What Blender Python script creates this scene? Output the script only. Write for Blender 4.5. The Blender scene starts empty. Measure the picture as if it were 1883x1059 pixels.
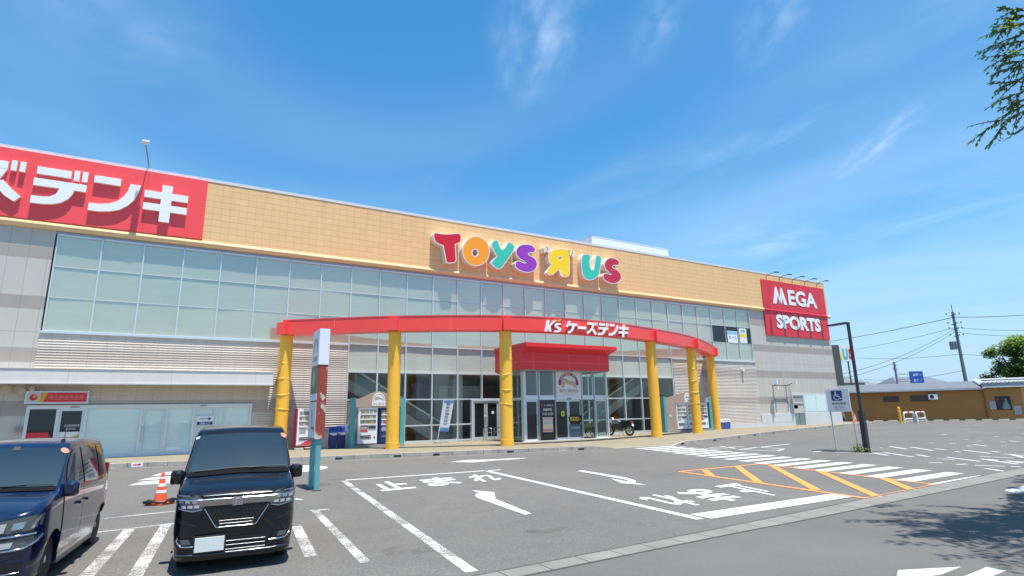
import bpy, bmesh, math, random
from math import sin, cos, pi, radians, sqrt
from mathutils import Vector, Matrix
random.seed(7)
scn = bpy.context.scene
COL = scn.collection
SC = 1.2            # scene is written in units of 1.2 m and brought to metres at the end

# ------------------------------------------------------------------ camera
F, YAW, PITCH, ROLL = 1030.725, .5375, .2187, -.0204
CAM = Vector((0, 0, 1.59))
_f = Vector((sin(YAW) * cos(PITCH), cos(YAW) * cos(PITCH), sin(PITCH)))
_r0 = Vector((cos(YAW), -sin(YAW), 0)); _u0 = _r0.cross(_f)
_r = _r0 * cos(ROLL) + _u0 * sin(ROLL); _u = -_r0 * sin(ROLL) + _u0 * cos(ROLL)
cam_d = bpy.data.cameras.new('camera'); cam = bpy.data.objects.new('camera', cam_d); COL.objects.link(cam)
cam_d.sensor_width = 36; cam_d.lens = F / 1883 * 36; cam_d.clip_start = .05; cam_d.clip_end = 4000
m = Matrix.Identity(4)
for i, v in enumerate((_r, _u, -_f)):
    for k in range(3): m[k][i] = v[k]
m.translation = CAM * SC
cam.matrix_world = m
scn.camera = cam

# ------------------------------------------------------------------ light
LX, LY, LZ = -.12, 1.0, -4.6
SUN_EL = math.atan2(-LZ, sqrt(LX * LX + LY * LY)); 
SUN_STRENGTH, SKY_STRENGTH, EXPOSURE = 4.5, .102, .85
sd = bpy.data.lights.new('sun', 'SUN'); sd.energy = SUN_STRENGTH; sd.angle = radians(.5); sd.color = (1, .95, .87)
sun = bpy.data.objects.new('sun', sd); COL.objects.link(sun)
sun.rotation_euler = Vector((LX, LY, LZ)).to_track_quat('-Z', 'Y').to_euler()
sun.location = (0, -20, 60)
scn.view_settings.view_transform = 'Standard'; scn.view_settings.look = 'None'
scn.view_settings.exposure = EXPOSURE; scn.view_settings.gamma = 1
scn.cycles.max_bounces = 8; scn.cycles.transparent_max_bounces = 12
scn.cycles.sample_clamp_indirect = 6; scn.cycles.use_denoising = True
try: scn.cycles.denoiser = 'OPENIMAGEDENOISE'
except Exception: pass

world = bpy.data.worlds.new('World'); scn.world = world; world.use_nodes = True
nt = world.node_tree; nt.nodes.clear()
def wn(t, **k):
    n = nt.nodes.new(t)
    for a, b in k.items(): setattr(n, a, b)
    return n
def wl(a, b): nt.links.new(a, b)
sky = wn('ShaderNodeTexSky', sky_type='NISHITA', sun_disc=False, sun_elevation=SUN_EL,
         sun_rotation=math.atan2(-LX, -LY), air_density=1.0, dust_density=.25, ozone_density=2.6, altitude=100)
hs = wn('ShaderNodeHueSaturation'); hs.inputs['Saturation'].default_value = 1.48; hs.inputs['Value'].default_value = 1.42; hs.inputs['Hue'].default_value = .493
gm = wn('ShaderNodeGamma'); gm.inputs[1].default_value = .82; wl(sky.outputs[0], gm.inputs[0]); wl(gm.outputs[0], hs.inputs['Color'])
tc = wn('ShaderNodeTexCoord'); sep = wn('ShaderNodeSeparateXYZ'); wl(tc.outputs['Generated'], sep.inputs[0])
zc = wn('ShaderNodeMath', operation='MAXIMUM'); zc.inputs[1].default_value = .06; wl(sep.outputs['Z'], zc.inputs[0])
dx = wn('ShaderNodeMath', operation='DIVIDE'); wl(sep.outputs['X'], dx.inputs[0]); wl(zc.outputs[0], dx.inputs[1])
dy = wn('ShaderNodeMath', operation='DIVIDE'); wl(sep.outputs['Y'], dy.inputs[0]); wl(zc.outputs[0], dy.inputs[1])
cmb = wn('ShaderNodeCombineXYZ'); wl(dx.outputs[0], cmb.inputs[0]); wl(dy.outputs[0], cmb.inputs[1])
def cirrus(rot, sc, nscale, lo, hi, det=6, dist=.6, rough=.62):
    mp = wn('ShaderNodeMapping'); mp.inputs['Rotation'].default_value = (0, 0, rot); mp.inputs['Scale'].default_value = sc
    wl(cmb.outputs[0], mp.inputs[0])
    no = wn('ShaderNodeTexNoise'); no.inputs['Scale'].default_value = nscale; no.inputs['Detail'].default_value = det
    no.inputs['Roughness'].default_value = rough; no.inputs['Distortion'].default_value = dist
    wl(mp.outputs[0], no.inputs['Vector'])
    mr = wn('ShaderNodeMapRange', interpolation_type='SMOOTHSTEP'); mr.inputs['From Min'].default_value = lo; mr.inputs['From Max'].default_value = hi
    wl(no.outputs[0], mr.inputs['Value']); return mr.outputs[0]
def wisp(pa, pb, wd, k):
    def pd(p):
        R0 = Vector((cos(YAW), -sin(YAW), 0)); d = _r * ((p[0] - 941.5) / F) - _u * ((p[1] - 529.5) / F) + _f; return Vector((d.x / d.z, d.y / d.z))
    A, B = pd(pa), pd(pb); C = (A + B) / 2; ax = (B - A); L = ax.length / 2; an = math.atan2(ax.y, ax.x)
    mp = wn('ShaderNodeMapping', vector_type='TEXTURE'); mp.inputs['Location'].default_value = (C.x, C.y, 0); mp.inputs['Rotation'].default_value = (0, 0, an); mp.inputs['Scale'].default_value = (L, wd, 1)
    nz = wn('ShaderNodeTexNoise'); nz.inputs['Scale'].default_value = 1.6; nz.inputs['Detail'].default_value = 5; nz.inputs['Roughness'].default_value = .5; nz.inputs['Distortion'].default_value = .15; wl(cmb.outputs[0], mp.inputs[0]); wl(mp.outputs[0], nz.inputs['Vector'])
    ln = wn('ShaderNodeVectorMath', operation='LENGTH'); wl(mp.outputs[0], ln.inputs[0])
    fo = wn('ShaderNodeMapRange', interpolation_type='SMOOTHSTEP'); fo.inputs['From Min'].default_value = 1.25; fo.inputs['From Max'].default_value = 0; wl(ln.outputs['Value'], fo.inputs['Value'])
    mr = wn('ShaderNodeMapRange', interpolation_type='SMOOTHSTEP'); mr.inputs['From Min'].default_value = .30; mr.inputs['From Max'].default_value = .85; mr.inputs['To Max'].default_value = k; wl(nz.outputs[0], mr.inputs['Value'])
    mu = wn('ShaderNodeMath', operation='MULTIPLY'); wl(fo.outputs[0], mu.inputs[0]); wl(mr.outputs[0], mu.inputs[1]); return mu.outputs[0]
c1 = cirrus(-.55, (1.6, .5, 1), 1.0, .5, .9)
c2 = cirrus(-.25, (1.1, .5, 1), .8, .42, .8, det=3)
c3 = cirrus(-.5, (.5, .35, 1), 1.1, .3, .75, det=2)
ml = wn('ShaderNodeMath', operation='MULTIPLY'); wl(c1, ml.inputs[0]); wl(c2, ml.inputs[1])
a1 = wn('ShaderNodeMath', operation='MULTIPLY'); wl(c3, a1.inputs[0]); a1.inputs[1].default_value = .10
a2 = wn('ShaderNodeMath', operation='MULTIPLY_ADD'); wl(ml.outputs[0], a2.inputs[0]); a2.inputs[1].default_value = .22; wl(a1.outputs[0], a2.inputs[2])
acc = a2.outputs[0]
for wa in (((1040, -160), (960, 190), .14, .27), ((1500, -120), (1380, 130), .11, .15), ((1720, 170), (1540, 330), .09, .2), ((1250, -60), (1180, 120), .08, .12), ((260, -80), (200, 140), .3, .08), ((1560, 420), (1280, 470), .5, .15)):
    ad_ = wn('ShaderNodeMath', operation='ADD'); ad_.use_clamp = True; wl(acc, ad_.inputs[0]); wl(wisp(*wa), ad_.inputs[1]); acc = ad_.outputs[0]
mixc = wn('ShaderNodeMix', data_type='RGBA'); wl(acc, mixc.inputs['Factor']); wl(hs.outputs[0], mixc.inputs['A'])
mixc.inputs['B'].default_value = (8.5, 9.2, 10.0, 1)
hz = wn('ShaderNodeMapRange', interpolation_type='SMOOTHSTEP'); hz.inputs['From Min'].default_value = .30; hz.inputs['From Max'].default_value = .0; hz.inputs['To Max'].default_value = .88; wl(sep.outputs['Z'], hz.inputs['Value'])
mixh = wn('ShaderNodeMix', data_type='RGBA'); wl(hz.outputs[0], mixh.inputs['Factor']); wl(mixc.outputs['Result'], mixh.inputs['A']); mixh.inputs['B'].default_value = (2.35, 3.75, 5.3, 1)
bg = wn('ShaderNodeBackground'); bg.inputs['Strength'].default_value = SKY_STRENGTH; wl(mixh.outputs['Result'], bg.inputs['Color'])
ow = wn('ShaderNodeOutputWorld'); wl(bg.outputs[0], ow.inputs['Surface'])

# ------------------------------------------------------------------ pixel helpers (photograph pixels -> points of the place)
YF = 28.3
def ray(px, py): return _r * ((px - 941.5) / F) - _u * ((py - 529.5) / F) + _f
def plane(px, py, ax, v):
    d = ray(px, py); return CAM + d * ((v - CAM[ax]) / d[ax])
def g(px, py, z=0): return plane(px, py, 2, z)
def w(px, py, y=YF): return plane(px, py, 1, y)
def crop(ox, oy, s): return lambda x, y: (ox + x / s, oy + y / s)
def project(P):
    d = Vector(P) - CAM; q = d.dot(_f)
    return (941.5 + F * d.dot(_r) / q, 529.5 - F * d.dot(_u) / q, q)

# ------------------------------------------------------------------ mesh helpers
class MB:
    def __init__(s): s.v = []; s.f = []; s.mi = []
    def add(s, vs, fs, mi=0):
        o = len(s.v); s.v += [tuple(p) for p in vs]; s.f += [tuple(i + o for i in f) for f in fs]; s.mi += [mi] * len(fs); return s
    def box(s, x0, x1, y0, y1, z0, z1, mi=0):
        return s.add([(x0, y0, z0), (x1, y0, z0), (x1, y1, z0), (x0, y1, z0), (x0, y0, z1), (x1, y0, z1), (x1, y1, z1), (x0, y1, z1)],
                     [(0, 3, 2, 1), (4, 5, 6, 7), (0, 1, 5, 4), (1, 2, 6, 5), (2, 3, 7, 6), (3, 0, 4, 7)], mi)
    def obox(s, c, sx, sy, sz, rz=0, mi=0, rx=0, ry=0):
        M_ = Matrix.Translation(c) @ Matrix.Rotation(rz, 4, 'Z') @ Matrix.Rotation(ry, 4, 'Y') @ Matrix.Rotation(rx, 4, 'X')
        vs = [M_ @ Vector((a * sx / 2, b * sy / 2, d * sz / 2)) for d in (-1, 1) for (a, b) in ((-1, -1), (1, -1), (1, 1), (-1, 1))]
        return s.add(vs, [(0, 3, 2, 1), (4, 5, 6, 7), (0, 1, 5, 4), (1, 2, 6, 5), (2, 3, 7, 6), (3, 0, 4, 7)], mi)
    def tube(s, path, r, n=8, mi=0, cap=True, r2=None):
        path = [Vector(p) for p in path]; rings = []
        ref = Vector((0, 0, 1))
        for i, p in enumerate(path):
            t = (path[min(i + 1, len(path) - 1)] - path[max(i - 1, 0)]).normalized()
            rf = ref if abs(t.dot(ref)) < .95 else Vector((1, 0, 0))
            a = t.cross(rf).normalized(); b = t.cross(a)
            rr = r if r2 is None else r + (r2 - r) * i / (len(path) - 1)
            if isinstance(r, (list, tuple)): rr = r[i]
            rings.append([p + (a * cos(2 * pi * k / n) + b * sin(2 * pi * k / n)) * rr for k in range(n)])
        vs = [q for R in rings for q in R]
        fs = [(i * n + k, i * n + (k + 1) % n, (i + 1) * n + (k + 1) % n, (i + 1) * n + k) for i in range(len(path) - 1) for k in range(n)]
        if cap: fs += [tuple(range(n))[::-1], tuple((len(path) - 1) * n + k for k in range(n))]
        return s.add(vs, fs, mi)
    def lathe(s, prof, c=(0, 0, 0), n=24, axis='z', mi=0):
        vs = []
        for (r, h) in prof:
            for k in range(n):
                a = 2 * pi * k / n; x, y = r * cos(a), r * sin(a)
                p = {'z': (x, y, h), 'x': (h, x, y), 'y': (x, h, y)}[axis]
                vs.append((c[0] + p[0], c[1] + p[1], c[2] + p[2]))
        fs = [(i * n + k, i * n + (k + 1) % n, (i + 1) * n + (k + 1) % n, (i + 1) * n + k) for i in range(len(prof) - 1) for k in range(n)]
        fs += [tuple(range(n))[::-1], tuple((len(prof) - 1) * n + k for k in range(n))]
        return s.add(vs, fs, mi)
    def poly(s, pts, mi=0): return s.add(pts, [tuple(range(len(pts)))], mi)
    def prism(s, front, back, mi=0, smi=None):
        n = len(front); s.add(list(front) + list(back), [tuple(range(n)), tuple(range(2 * n - 1, n - 1, -1))], mi)
        s.add(list(front) + list(back), [(k, k + n, (k + 1) % n + n, (k + 1) % n) for k in range(n)], mi if smi is None else smi); return s
    keep = False; away = None
    def build(s, name, mat=None, parent=None, smooth=None, loc=None):
        me = bpy.data.meshes.new(name); me.from_pydata(s.v, [], s.f); me.update()
        mats = mat if isinstance(mat, (list, tuple)) else [mat]
        for q in mats: me.materials.append(q)
        if len(mats) > 1: me.polygons.foreach_set('material_index', s.mi)
        bm = bmesh.new(); bm.from_mesh(me)
        if not s.keep: bmesh.ops.recalc_face_normals(bm, faces=bm.faces)
        if s.away is not None:
            bm.normal_update(); sm_ = sum(f.normal.dot(f.calc_center_median() - Vector(s.away)) * f.calc_area() for f in bm.faces)
            if sm_ < 0: bmesh.ops.reverse_faces(bm, faces=bm.faces)
        bm.to_mesh(me); bm.free()
        if smooth is not None:
            me.polygons.foreach_set('use_smooth', [True] * len(me.polygons)); me.set_sharp_from_angle(angle=radians(smooth))
        o = bpy.data.objects.new(name, me); COL.objects.link(o)
        if parent: o.parent = parent
        if loc: o.location = loc
        return o
def tag(o, label, cat, group=None, kind=None):
    o['label'] = label; o['category'] = cat
    if group: o['group'] = group
    if kind: o['kind'] = kind
    return o
def thing(name, label, cat, loc=(0, 0, 0), rz=0, group=None):
    o = bpy.data.objects.new(name, None); COL.objects.link(o); o.location = loc; o.rotation_euler = (0, 0, rz); o.empty_display_size = .2
    return tag(o, label, cat, group)
def dup(root, loc, rz=None, label=None):
    r = root.copy(); COL.objects.link(r); r.location = loc
    if rz is not None: r.rotation_euler = (0, 0, rz)
    if label: r['label'] = label
    for ch in list(root.children):
        c = ch.copy(); COL.objects.link(c); c.parent = r
        for q in list(ch.children):
            d = q.copy(); COL.objects.link(d); d.parent = c
    return r
def struct(o, label, cat): return tag(o, label, cat, None, 'structure')
def smooth_closed(pts, k=4):
    out = []; n = len(pts)
    for i in range(n):
        p0, p1, p2, p3 = [Vector(pts[(i + d) % n]) for d in (-1, 0, 1, 2)]
        for j in range(k):
            t = j / k
            out.append(.5 * ((2 * p1) + (p2 - p0) * t + (2 * p0 - 5 * p1 + 4 * p2 - p3) * t * t + (3 * p1 - p0 - 3 * p2 + p3) * t ** 3))
    return out
def smooth_open(pts, k=6):
    out = []; n = len(pts)
    for i in range(n - 1):
        p0, p1, p2, p3 = Vector(pts[max(i - 1, 0)]), Vector(pts[i]), Vector(pts[i + 1]), Vector(pts[min(i + 2, n - 1)])
        for j in range(k):
            t = j / k
            out.append(.5 * ((2 * p1) + (p2 - p0) * t + (2 * p0 - 5 * p1 + 4 * p2 - p3) * t * t + (3 * p1 - p0 - 3 * p2 + p3) * t ** 3))
    out.append(Vector(pts[-1])); return out
def offset_poly(pts, d):
    n = len(pts); area = sum(pts[i][0] * pts[(i + 1) % n][1] - pts[(i + 1) % n][0] * pts[i][1] for i in range(n))
    sg = 1 if area > 0 else -1; out = []
    for i in range(n):
        a, b, c = pts[i - 1], pts[i], pts[(i + 1) % n]
        t1 = Vector((b[0] - a[0], b[1] - a[1])); t2 = Vector((c[0] - b[0], c[1] - b[1]))
        if t1.length < 1e-9 or t2.length < 1e-9: out.append(Vector((b[0], b[1]))); continue
        t1.normalize(); t2.normalize()
        n1 = Vector((t1.y, -t1.x)); n2 = Vector((t2.y, -t2.x)); nn = (n1 + n2)
        if nn.length < 1e-6: nn = n1.copy()
        nn.normalize(); L = min(d / max(nn.dot(n1), .5), d * 1.6)
        out.append(Vector((b[0], b[1])) + nn * L * sg)
    return out
_tc = {}
def text_pts(body, bold=0.0):
    """outline mesh (2-D verts, faces) of a line of text, one em high"""
    key = (body, bold)
    if key in _tc: return _tc[key]
    cu = bpy.data.curves.new('t', 'FONT'); cu.body = body; cu.size = 1; cu.offset = bold; cu.resolution_u = 3
    o = bpy.data.objects.new('t', cu); COL.objects.link(o)
    dg = bpy.context.evaluated_depsgraph_get(); dg.update()
    me = bpy.data.meshes.new_from_object(o.evaluated_get(dg))
    vs = [(v.co.x, v.co.y) for v in me.vertices]; fs = [tuple(p.vertices) for p in me.polygons]
    bpy.data.objects.remove(o); bpy.data.curves.remove(cu); bpy.data.meshes.remove(me)
    _tc[key] = (vs, fs); return vs, fs
def text_fit(mb, body, fn, bold=0.0, mi=0):
    """text stretched to the unit square, placed by fn(u, v) -> point"""
    vs, fs = text_pts(body, bold)
    x0 = min(v[0] for v in vs); x1 = max(v[0] for v in vs); y0 = min(v[1] for v in vs); y1 = max(v[1] for v in vs)
    mb.add([fn((a - x0) / (x1 - x0), (b - y0) / (y1 - y0)) for a, b in vs], fs, mi); return mb
def on_wall(x0, x1, z0, z1, y): return lambda u, v: (x0 + (x1 - x0) * u, y, z0 + (z1 - z0) * v)

# ------------------------------------------------------------------ materials
def M(name, col, rough=.6, metal=0, var=0, vscale=3, fine=0, bump=0, bscale=40, spec=.5, coat=0, emit=None, streak=0, dark=None, vstretch=(1, 1, 1), island=0):
    mt = bpy.data.materials.new(name); mt.use_nodes = True; t = mt.node_tree; b = t.nodes['Principled BSDF']
    b.inputs['Base Color'].default_value = (*col, 1); b.inputs['Roughness'].default_value = rough; b.inputs['Metallic'].default_value = metal
    b.inputs['Specular IOR Level'].default_value = spec
    if coat: b.inputs['Coat Weight'].default_value = coat; b.inputs['Coat Roughness'].default_value = .03
    if emit: b.inputs['Emission Color'].default_value = (*emit[0], 1); b.inputs['Emission Strength'].default_value = emit[1]
    tcn = t.nodes.new('ShaderNodeTexCoord'); mp = t.nodes.new('ShaderNodeMapping'); mp.inputs['Scale'].default_value = [q / SC for q in vstretch]
    t.links.new(tcn.outputs['Object'], mp.inputs[0])
    if var:
        no = t.nodes.new('ShaderNodeTexNoise'); no.inputs['Scale'].default_value = vscale; no.inputs['Detail'].default_value = 5; no.inputs['Roughness'].default_value = .65
        t.links.new(mp.outputs[0], no.inputs['Vector'])
        mr = t.nodes.new('ShaderNodeMapRange'); mr.inputs['From Min'].default_value = .3; mr.inputs['From Max'].default_value = .72
        mr.inputs['To Min'].default_value = 1 - var; mr.inputs['To Max'].default_value = 1 + var; t.links.new(no.outputs[0], mr.inputs['Value'])
        fac = mr.outputs[0]
        if fine:
            n2 = t.nodes.new('ShaderNodeTexNoise'); n2.inputs['Scale'].default_value = 90; n2.inputs['Detail'].default_value = 2
            t.links.new(mp.outputs[0], n2.inputs['Vector'])
            m2 = t.nodes.new('ShaderNodeMapRange'); m2.inputs['From Min'].default_value = .3; m2.inputs['From Max'].default_value = .7
            m2.inputs['To Min'].default_value = 1 - fine; m2.inputs['To Max'].default_value = 1 + fine; t.links.new(n2.outputs[0], m2.inputs['Value'])
            mm = t.nodes.new('ShaderNodeMath'); mm.operation = 'MULTIPLY'; t.links.new(fac, mm.inputs[0]); t.links.new(m2.outputs[0], mm.inputs[1]); fac = mm.outputs[0]
        vm = t.nodes.new('ShaderNodeVectorMath'); vm.operation = 'SCALE'; vm.inputs[0].default_value = col; t.links.new(fac, vm.inputs['Scale'])
        t.links.new(vm.outputs[0], b.inputs['Base Color'])
    if bump:
        nb = t.nodes.new('ShaderNodeTexNoise'); nb.inputs['Scale'].default_value = bscale; nb.inputs['Detail'].default_value = 3
        t.links.new(mp.outputs[0], nb.inputs['Vector']); bp = t.nodes.new('ShaderNodeBump'); bp.inputs['Strength'].default_value = bump; bp.inputs['Distance'].default_value = .02
        t.links.new(nb.outputs[0], bp.inputs['Height']); t.links.new(bp.outputs[0], b.inputs['Normal'])
    return mt
class NT:
    """short hand for building a node material"""
    def __init__(s, name, rough=.6, spec=.5):
        s.m = bpy.data.materials.new(name); s.m.use_nodes = True; s.t = s.m.node_tree; s.b = s.t.nodes['Principled BSDF']
        s.b.inputs['Roughness'].default_value = rough; s.b.inputs['Specular IOR Level'].default_value = spec
        tcn = s.t.nodes.new('ShaderNodeTexCoord'); mp = s.t.nodes.new('ShaderNodeMapping'); mp.inputs['Scale'].default_value = (1 / SC,) * 3
        s.t.links.new(tcn.outputs['Object'], mp.inputs[0]); s.co = mp.outputs[0]
        sp = s.t.nodes.new('ShaderNodeSeparateXYZ'); s.l(s.co, sp.inputs[0]); s.x, s.y, s.z = sp.outputs
    def l(s, a, b): s.t.links.new(a, b)
    def inp(s, sock, v):
        if hasattr(v, 'is_linked') or hasattr(v, 'links'): s.l(v, sock)
        else: sock.default_value = v
    def math(s, op, a, b=0.0, c=0.0):
        n = s.t.nodes.new('ShaderNodeMath'); n.operation = op
        s.inp(n.inputs[0], a); s.inp(n.inputs[1], b); s.inp(n.inputs[2], c); return n.outputs[0]
    def noise(s, scale, detail=4, stretch=(1, 1, 1), rough=.6):
        mp = s.t.nodes.new('ShaderNodeMapping'); mp.inputs['Scale'].default_value = stretch; s.l(s.co, mp.inputs[0])
        n = s.t.nodes.new('ShaderNodeTexNoise'); n.inputs['Scale'].default_value = scale; n.inputs['Detail'].default_value = detail; n.inputs['Roughness'].default_value = rough
        s.l(mp.outputs[0], n.inputs['Vector']); return n.outputs[0]
    def rng(s, v, a, b, c=0.0, d=1.0):
        n = s.t.nodes.new('ShaderNodeMapRange'); s.inp(n.inputs['Value'], v)
        for k, q in zip(('From Min', 'From Max', 'To Min', 'To Max'), (a, b, c, d)): n.inputs[k].default_value = q
        return n.outputs[0]
    def mix(s, f, a, b):
        n = s.t.nodes.new('ShaderNodeMix'); n.data_type = 'RGBA'; s.inp(n.inputs['Factor'], f)
        for k, q in (('A', a), ('B', b)):
            if isinstance(q, tuple): n.inputs[k].default_value = (*q, 1)
            else: s.l(q, n.inputs[k])
        return n.outputs['Result']
    def band(s, v, a, b):   # 1 inside [a, b]
        return s.math('MULTIPLY', s.math('GREATER_THAN', v, a), s.math('LESS_THAN', v, b))
    def line(s, v, pitch, width, off=0.0):   # 1 on joint lines
        m_ = s.math('FLOORED_MODULO', s.math('ADD', v, off), pitch); return s.math('LESS_THAN', m_, width)
    def bump(s, h, st=.3, dist=.02):
        n = s.t.nodes.new('ShaderNodeBump'); n.inputs['Strength'].default_value = st; n.inputs['Distance'].default_value = dist
        s.l(h, n.inputs['Height']); s.l(n.outputs[0], s.b.inputs['Normal'])
    def col(s, c): s.l(c, s.b.inputs['Base Color'])

# asphalt: sun-bleached, speckled, with faint patches and cracks
a = NT('asphalt', .9, .25)
n1 = a.noise(.22, 5); n2 = a.noise(2.2, 5); n3 = a.noise(52, 4); n4 = a.noise(130, 2); n6 = a.noise(17, 5, rough=.75)
cc = a.mix(a.rng(n1, .35, .68), (.122, .117, .108), (.158, .151, .139))
cc = a.mix(a.rng(n2, .42, .8, 0, .6), cc, (.094, .093, .092))
n5 = a.noise(.9, 6, (.35, 1.6, 1), .7); cc = a.mix(a.rng(n5, .54, .74, 0, .5), cc, (.175, .172, .166))
vo = a.t.nodes.new('ShaderNodeTexVoronoi'); vo.feature = 'DISTANCE_TO_EDGE'; vo.inputs['Scale'].default_value = .16; nv_ = a.t.nodes.new('ShaderNodeMix'); nv_.data_type = 'VECTOR'; nv_.inputs['Factor'].default_value = .06; a.l(a.co, nv_.inputs['A']); nz_ = a.t.nodes.new('ShaderNodeTexNoise'); nz_.inputs['Scale'].default_value = 1.2; nz_.inputs['Detail'].default_value = 6; a.l(a.co, nz_.inputs['Vector'])
vs_ = a.t.nodes.new('ShaderNodeVectorMath'); vs_.operation = 'MULTIPLY_ADD'; vs_.inputs[1].default_value = (1.2, 1.2, 0); a.l(nz_.outputs['Color'], vs_.inputs[0]); a.l(a.co, vs_.inputs[2]); a.l(vs_.outputs[0], vo.inputs['Vector'])
crk = a.math('MULTIPLY', a.math('LESS_THAN', vo.outputs['Distance'], .0022), a.rng(a.noise(.3, 2), .5, .58, 0, .75)); cc = a.mix(crk, cc, (.05, .05, .05))
cc = a.mix(a.rng(n6, .40, .62, .42, 0), cc, (.088, .086, .082)); cc = a.mix(a.rng(n6, .55, .7, 0, .4), cc, (.20, .195, .185))
cc = a.mix(a.rng(n3, .52, .68, 0, .8), cc, (.255, .25, .243)); cc = a.mix(a.rng(n4, .3, .48, .85, 0), cc, (.055, .055, .056))
a.col(cc); a.bump(n4, .35, .012); ASPHALT = a.m
a = NT('asphalt_far_lane', .9, .25)
n1 = a.noise(.35, 5); n3 = a.noise(85, 3); n4 = a.noise(190, 2)
cc = a.mix(a.rng(n1, .35, .68), (.110, .107, .101), (.131, .127, .119)); cc = a.mix(a.rng(n3, .52, .7, 0, .5), cc, (.19, .19, .19)); cc = a.mix(a.rng(n4, .3, .46, .6, 0), cc, (.055, .055, .057))
a.col(cc); a.bump(n4, .35, .012); ASPHALT2 = a.m
def paint_mat(name, col, worn):
    a = NT(name, .7, .3); n1 = a.noise(1.3, 4); n2 = a.noise(42, 4); f = a.math('ADD', a.math('MULTIPLY', n1, .5), a.math('MULTIPLY', n2, .5))
    a.b.inputs['Base Color'].default_value = (*col, 1)
    a.l(a.mix(a.rng(n2, .3, .7), tuple(c * .86 for c in col), col), a.b.inputs['Base Color'])
    if worn:
        al = a.rng(f, worn - .07, worn + .06, .12, 1); a.l(al, a.b.inputs['Alpha'])
    return a.m
PAINT = paint_mat('road_paint', (.58, .59, .59), .31); WORN = paint_mat('worn_road_paint', (.58, .58, .57), .51); ORANGE_P = paint_mat('orange_paint', (.78, .285, .075), .30)
REDPAINT = paint_mat('red_paint', (.70, .22, .16), .3)
# paving
a = NT('paving', .85, .3)
br = a.t.nodes.new('ShaderNodeTexBrick'); br.inputs['Scale'].default_value = 1; br.inputs['Brick Width'].default_value = .2; br.inputs['Row Height'].default_value = .1
br.inputs['Mortar Size'].default_value = .006; br.inputs['Color1'].default_value = (.245, .205, .135, 1); br.inputs['Color2'].default_value = (.195, .17, .12, 1); br.inputs['Mortar'].default_value = (.2, .18, .15, 1)
a.l(a.co, br.inputs['Vector']); a.col(a.mix(a.rng(a.noise(.5, 4), .35, .7, 0, .6), br.outputs[0], (.25, .23, .17))); PAVING = a.m
a = NT('kerb_concrete', .9, .25); n = a.noise(1.6, 5); cc = a.mix(a.rng(n, .35, .7), (.36, .33, .28), (.58, .54, .47))
cc = a.mix(a.line(a.x, .6, .015), cc, (.05, .05, .05)); a.col(a.mix(a.rng(a.noise(30, 3), .3, .7, 0, .35), cc, (.12, .11, .10))); KERB = a.m
a = NT('gutter_concrete', .9, .25); cc = a.mix(a.rng(a.noise(1.3, 5), .35, .7), (.165, .163, .148), (.225, .222, .203)); cc = a.mix(a.rng(a.noise(60, 3), .45, .75, 0, .4), cc, (.15, .15, .14))
cc = a.mix(a.line(a.x, .5, .014), cc, (.03, .03, .03)); a.col(cc); GUTTER = a.m
# tan parapet tile
a = NT('tan_tile', .55, .4); jl = a.math('MAXIMUM', a.math('MULTIPLY', a.line(a.x, .36, .014), .5), a.line(a.z, .303, .015, .02))
cell = a.t.nodes.new('ShaderNodeTexWhiteNoise'); cell.noise_dimensions = '2D'
cv = a.t.nodes.new('ShaderNodeCombineXYZ'); a.l(a.math('FLOOR', a.math('DIVIDE', a.x, .36)), cv.inputs[0]); a.l(a.math('FLOOR', a.math('DIVIDE', a.math('ADD', a.z, .02), .303)), cv.inputs[1]); a.l(cv.outputs[0], cell.inputs['Vector'])
cc = a.mix(cell.outputs[0], (.85, .545, .265), (.815, .515, .245)); cc = a.mix(a.rng(a.noise(.4, 4, (1, 1, .3)), .4, .75, 0, .35), cc, (.78, .47, .19))
cc = a.mix(a.math('MULTIPLY', a.rng(a.noise(2.2, 4, (1.4, 1, .12)), .52, .75, 0, .5), a.rng(a.z, 10.2, 12.4)), cc, (.52, .36, .20))
a.col(a.mix(a.math('MULTIPLY', jl, .75), cc, (.40, .25, .11))); TILE = a.m
CORNICE = M('cornice_paint', (.80, .54, .28), .45, var=.06, vscale=2)
COPING = M('white_metal', (.68, .69, .70), .35, var=.03)
# grey cladding with darker bands
a = NT('grey_cladding', .6, .35)
bd = None
for z0, z1 in ((8.0, 8.5), (5.95, 6.49), (3.87, 4.44), (1.84, 2.40)):
    q = a.band(a.z, z0, z1); bd = q if bd is None else a.math('MAXIMUM', bd, q)
cc = a.mix(bd, (.55, .51, .455), (.375, .33, .29)); cc = a.mix(a.rng(a.noise(.7, 5, (1.6, 1, .25)), .4, .75, 0, .3), cc, (.45, .415, .37))
jn = a.math('MAXIMUM', a.line(a.x, .62, .022), a.band(a.z, 5.045, 5.065)); a.col(a.mix(a.math('MULTIPLY', jn, .55), cc, (.25, .24, .23))); CLAD = a.m
a = NT('lap_siding', .65, .3); cc = a.mix(a.rng(a.noise(.9, 5, (1.2, 1, .5)), .35, .75), (.60, .53, .455), (.68, .61, .53))
bd = a.math('MAXIMUM', a.band(a.z, 3.87, 4.44), a.band(a.z, 1.84, 2.4)); cc = a.mix(a.math('MULTIPLY', bd, .8), cc, (.47, .405, .355))
a.col(a.mix(a.math('MULTIPLY', a.line(a.x, .6, .014, .2), .5), cc, (.3, .26, .23))); SIDING = a.m
PLINTH = M('white_plinth', (.60, .61, .60), .6, var=.06, vscale=1.2)
AWN = M('awning_panel', (.68, .655, .61), .5, var=.05, vscale=1.2, vstretch=(1, 1, .4))
SOFFIT = M('soffit', (.55, .53, .50), .7)
ALU = M('aluminium', (.66, .70, .72), .35, .35); ALU_D = M('aluminium_dark', (.30, .32, .33), .4, .5)
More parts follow.
